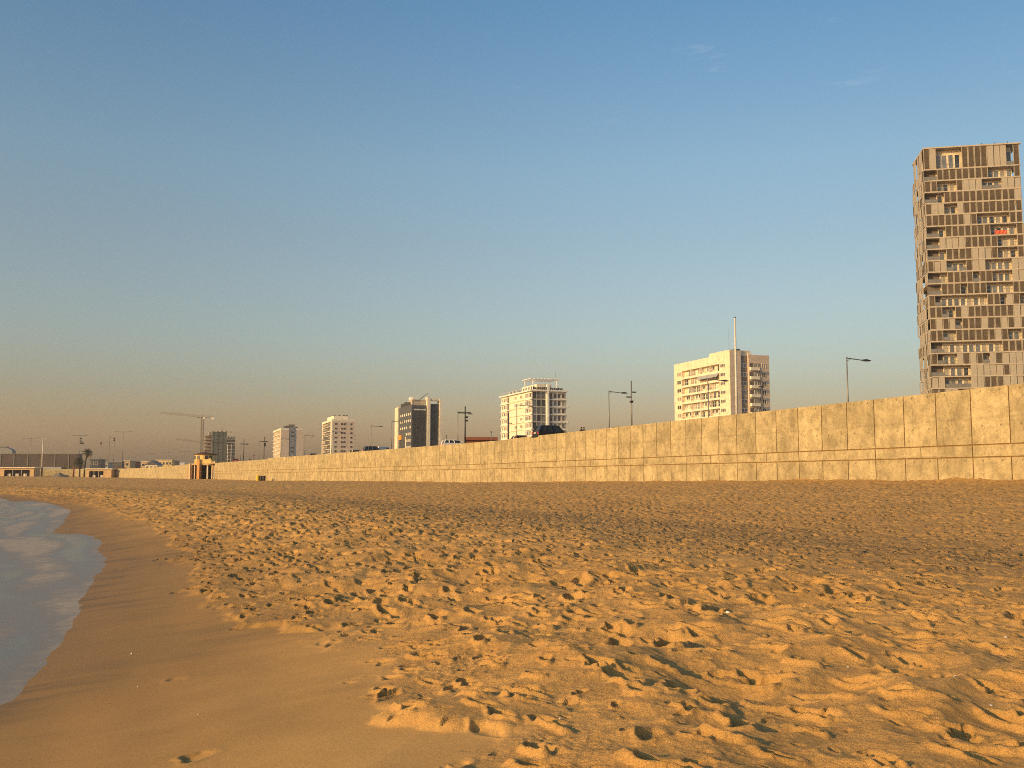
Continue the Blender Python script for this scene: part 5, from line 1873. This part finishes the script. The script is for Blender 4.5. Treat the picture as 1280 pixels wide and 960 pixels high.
def palm(px, py, Y, label, crown_r, base_py, lean, seed, droop=1.0):
    rnd = random.Random(seed)
    p = at(px, Y, py)
    zb = at(px, Y, base_py).z - 0.6
    root = empty('palm_tree', (p.x, Y, zb), 0)
    tag(root, label, 'palm tree', 'palms at the far end of the beach')
    h = p.z - zb - crown_r * 0.75
    tr = MB()
    n = 9
    for k in range(n):
        f0, f1 = k / n, (k + 1) / n
        tr.tube((lean * f0 * f0, 0, h * f0), (lean * f1 * f1, 0, h * f1), 0.42 - 0.12 * f0, 0.46 - 0.12 * f1, 10, cap=(k == n - 1))
    tr.build('trunk', M['bark'], root, True)
    cr = MB()
    for k in range(64):
        az = rnd.uniform(0, 2 * math.pi)
        el = rnd.uniform(-0.75, 1.25)
        L = crown_r * rnd.uniform(0.75, 1.12)
        d = Vector((math.cos(az) * math.cos(el), math.sin(az) * math.cos(el), math.sin(el)))
        side = Vector((-math.sin(az), math.cos(az), 0))
        prev = Vector((lean, 0, h))
        mi = 1 if el < -0.35 and rnd.random() < 0.7 else 0
        segs = 6
        for q in range(segs):
            t0, t1 = q / segs, (q + 1) / segs
            def pt(t):
                return Vector((lean, 0, h)) + d * (L * t) + Vector((0, 0, -droop * L * 0.32 * t * t))
            a0, a1 = pt(t0), pt(t1)
            w0 = 0.16 + 0.75 * math.sin(math.pi * min(1, t0 * 0.9 + 0.08)) ** 0.8 * crown_r / 3.2
            # leaflets: ragged strips either side of the rib with gaps between
            for sg in (-1, 1):
                tip = a0 + (a1 - a0) * 0.9 + side * (sg * w0) + Vector((0, 0, -0.35 * w0))
                k0 = len(cr.v)
                cr.v += [tuple(a0), tuple(a0 + (a1 - a0) * 0.62), tuple(tip)]
                cr.f.append((k0, k0 + 1, k0 + 2)); cr.mi.append(mi)
    me = cr.mesh('crown', [M['frond'], M['frondpale']])
    part(me, 'crown', root)
palm(106.6, 559.5, 545, 'taller palm with a small crown, right of the pair', 3.3, 595.5, 1.2, 3)
palm(100.5, 569, 541, 'shorter palm with a bushier crown, left of the pair', 3.7, 595.5, -0.3, 8, 1.5)

def low_house(px0, px1, py, Y, label, wall, roof, gable=False, wins=4, bpy_=584):
    a, c = at(px0, Y), at(px1, Y)
    zg = ROAD - 0.14
    root = empty('low_house', (a.x, Y, zg), R(2))
    tag(root, label, 'building')
    L = c.x - a.x
    H = at(px0, Y, py).z - zg
    Dp = 12
    MB().box(0, L, 0, Dp, 0, H).build('wall', M[wall], root)
    if gable:
        MB().poly_prism([(-0.5, H - 0.3), (L / 2, H + 2.8), (L + 0.5, H - 0.3)], -0.4, Dp, axis='y').build('roof', M[roof], root)
    else:
        MB().box(-0.4, L + 0.4, -0.4, Dp, H, H + 0.5).build('roof', M[roof], root)
    for k in range(wins):
        x = L * (k + 0.5) / wins
        w_ = min(2.2, L / wins * 0.55)
        win_r(root, x - w_ / 2, x + w_ / 2, H - 3.2, H - 1.4, 'glass', 'cream2', 0)
low_house(155, 161.5, 576.5, 720, 'small sunlit house beside the tallest double lamp', 'ochre', 'cream', wins=1)
low_house(162, 168, 577.5, 735, 'small brown house with a dark sign right of the sunlit house', 'brick', 'dkgrey', wins=1)
low_house(181, 196, 580.5, 700, 'low house with a dark gabled roof in the distant row', 'cream', 'dkgrey', True, 3)
low_house(194, 214, 575.5, 760, 'long sunlit flat roofed house with a row of windows', 'yellow', 'cream', wins=5)
low_house(176, 192, 577.5, 800, 'sunlit stepped house behind the gabled roof', 'ochre', 'cream', wins=3)
low_house(112, 122.5, 574.8, 650, 'dark blue grey shed right of the palm crowns', 'blue', 'dkgrey', wins=2)
low_house(126, 134.5, 578.8, 900, 'hazy grey house between the shed and the thin poles', 'greywall', 'greywall', wins=2)
low_house(137, 152, 577, 960, 'wide hazy brown house left of the tallest double lamp', 'hall', 'greywall', wins=3)
low_house(583, 619, 550.2, 165, 'long low red brick kiosk behind the wall left of the white block', 'brick', 'brick', wins=5)

# ------------------------------------------------------------------ small white bits on the sand
def shells():
    mb = MB().lathe([(0.001, 0.008), (0.01, 0.007), (0.02, 0.002), (0.022, -0.004)], 9)
    me = mb.mesh('shell', M['shell'], True)
    rnd = random.Random(31)
    spots = [(911, 783), (1165, 790), (1258, 815), (1195, 880), (985, 815), (700, 905), (1240, 905), (660, 800), (812, 745), (755, 820), (165, 797), (173, 845), (247, 905), (1262, 917), (1120, 910), (1060, 850)]
    for px, py in spots:
        x, y = gz(px, py, -1.32 if px > 500 else -1.68)
        X, Yv = np.array([x]), np.array([y])
        z, ds, dw = base_height(X, Yv)
        h, _ = relief(X, Yv, ds, dw, np.hypot(X, Yv), sdist(X, Yv, BOUND)[0])
        o = bpy.data.objects.new('shell', me)
        s = rnd.uniform(0.25, 0.55) if px != 911 else 1.3
        o.location = (x, y, float(z[0] + h[0]) + 0.004)
        o.scale = (s * rnd.uniform(0.7, 1.4), s, s * 1.2)
        o.rotation_euler = (rnd.uniform(-0.5, 0.5), rnd.uniform(-0.5, 0.5), rnd.uniform(0, 6))
        link(o)
        tag(o, 'largest white shell fragment, on the rough sand right of centre' if px == 911 else 'tiny white shell fragment lying on the sand', 'shell', 'white shell fragments scattered on the sand')
shells()

# ------------------------------------------------------------------ coastal haze
HAZE = 0.00016
def haze():
    mb = MB().box(-2700, 2700, -2700, 2700, -32, 125)
    m = bpy.data.materials.new('coastal_haze')
    m.use_nodes = True
    nt = m.node_tree
    nt.nodes.clear()
    out = nt.nodes.new('ShaderNodeOutputMaterial')
    v = nt.nodes.new('ShaderNodeVolumePrincipled')
    v.inputs['Color'].default_value = (0.86, 0.82, 0.78, 1)
    v.inputs['Density'].default_value = HAZE
    v.inputs['Anisotropy'].default_value = 0.1
    nt.links.new(v.outputs[0], out.inputs['Volume'])
    tag(mb.build('haze', m), kind='stuff')
haze()
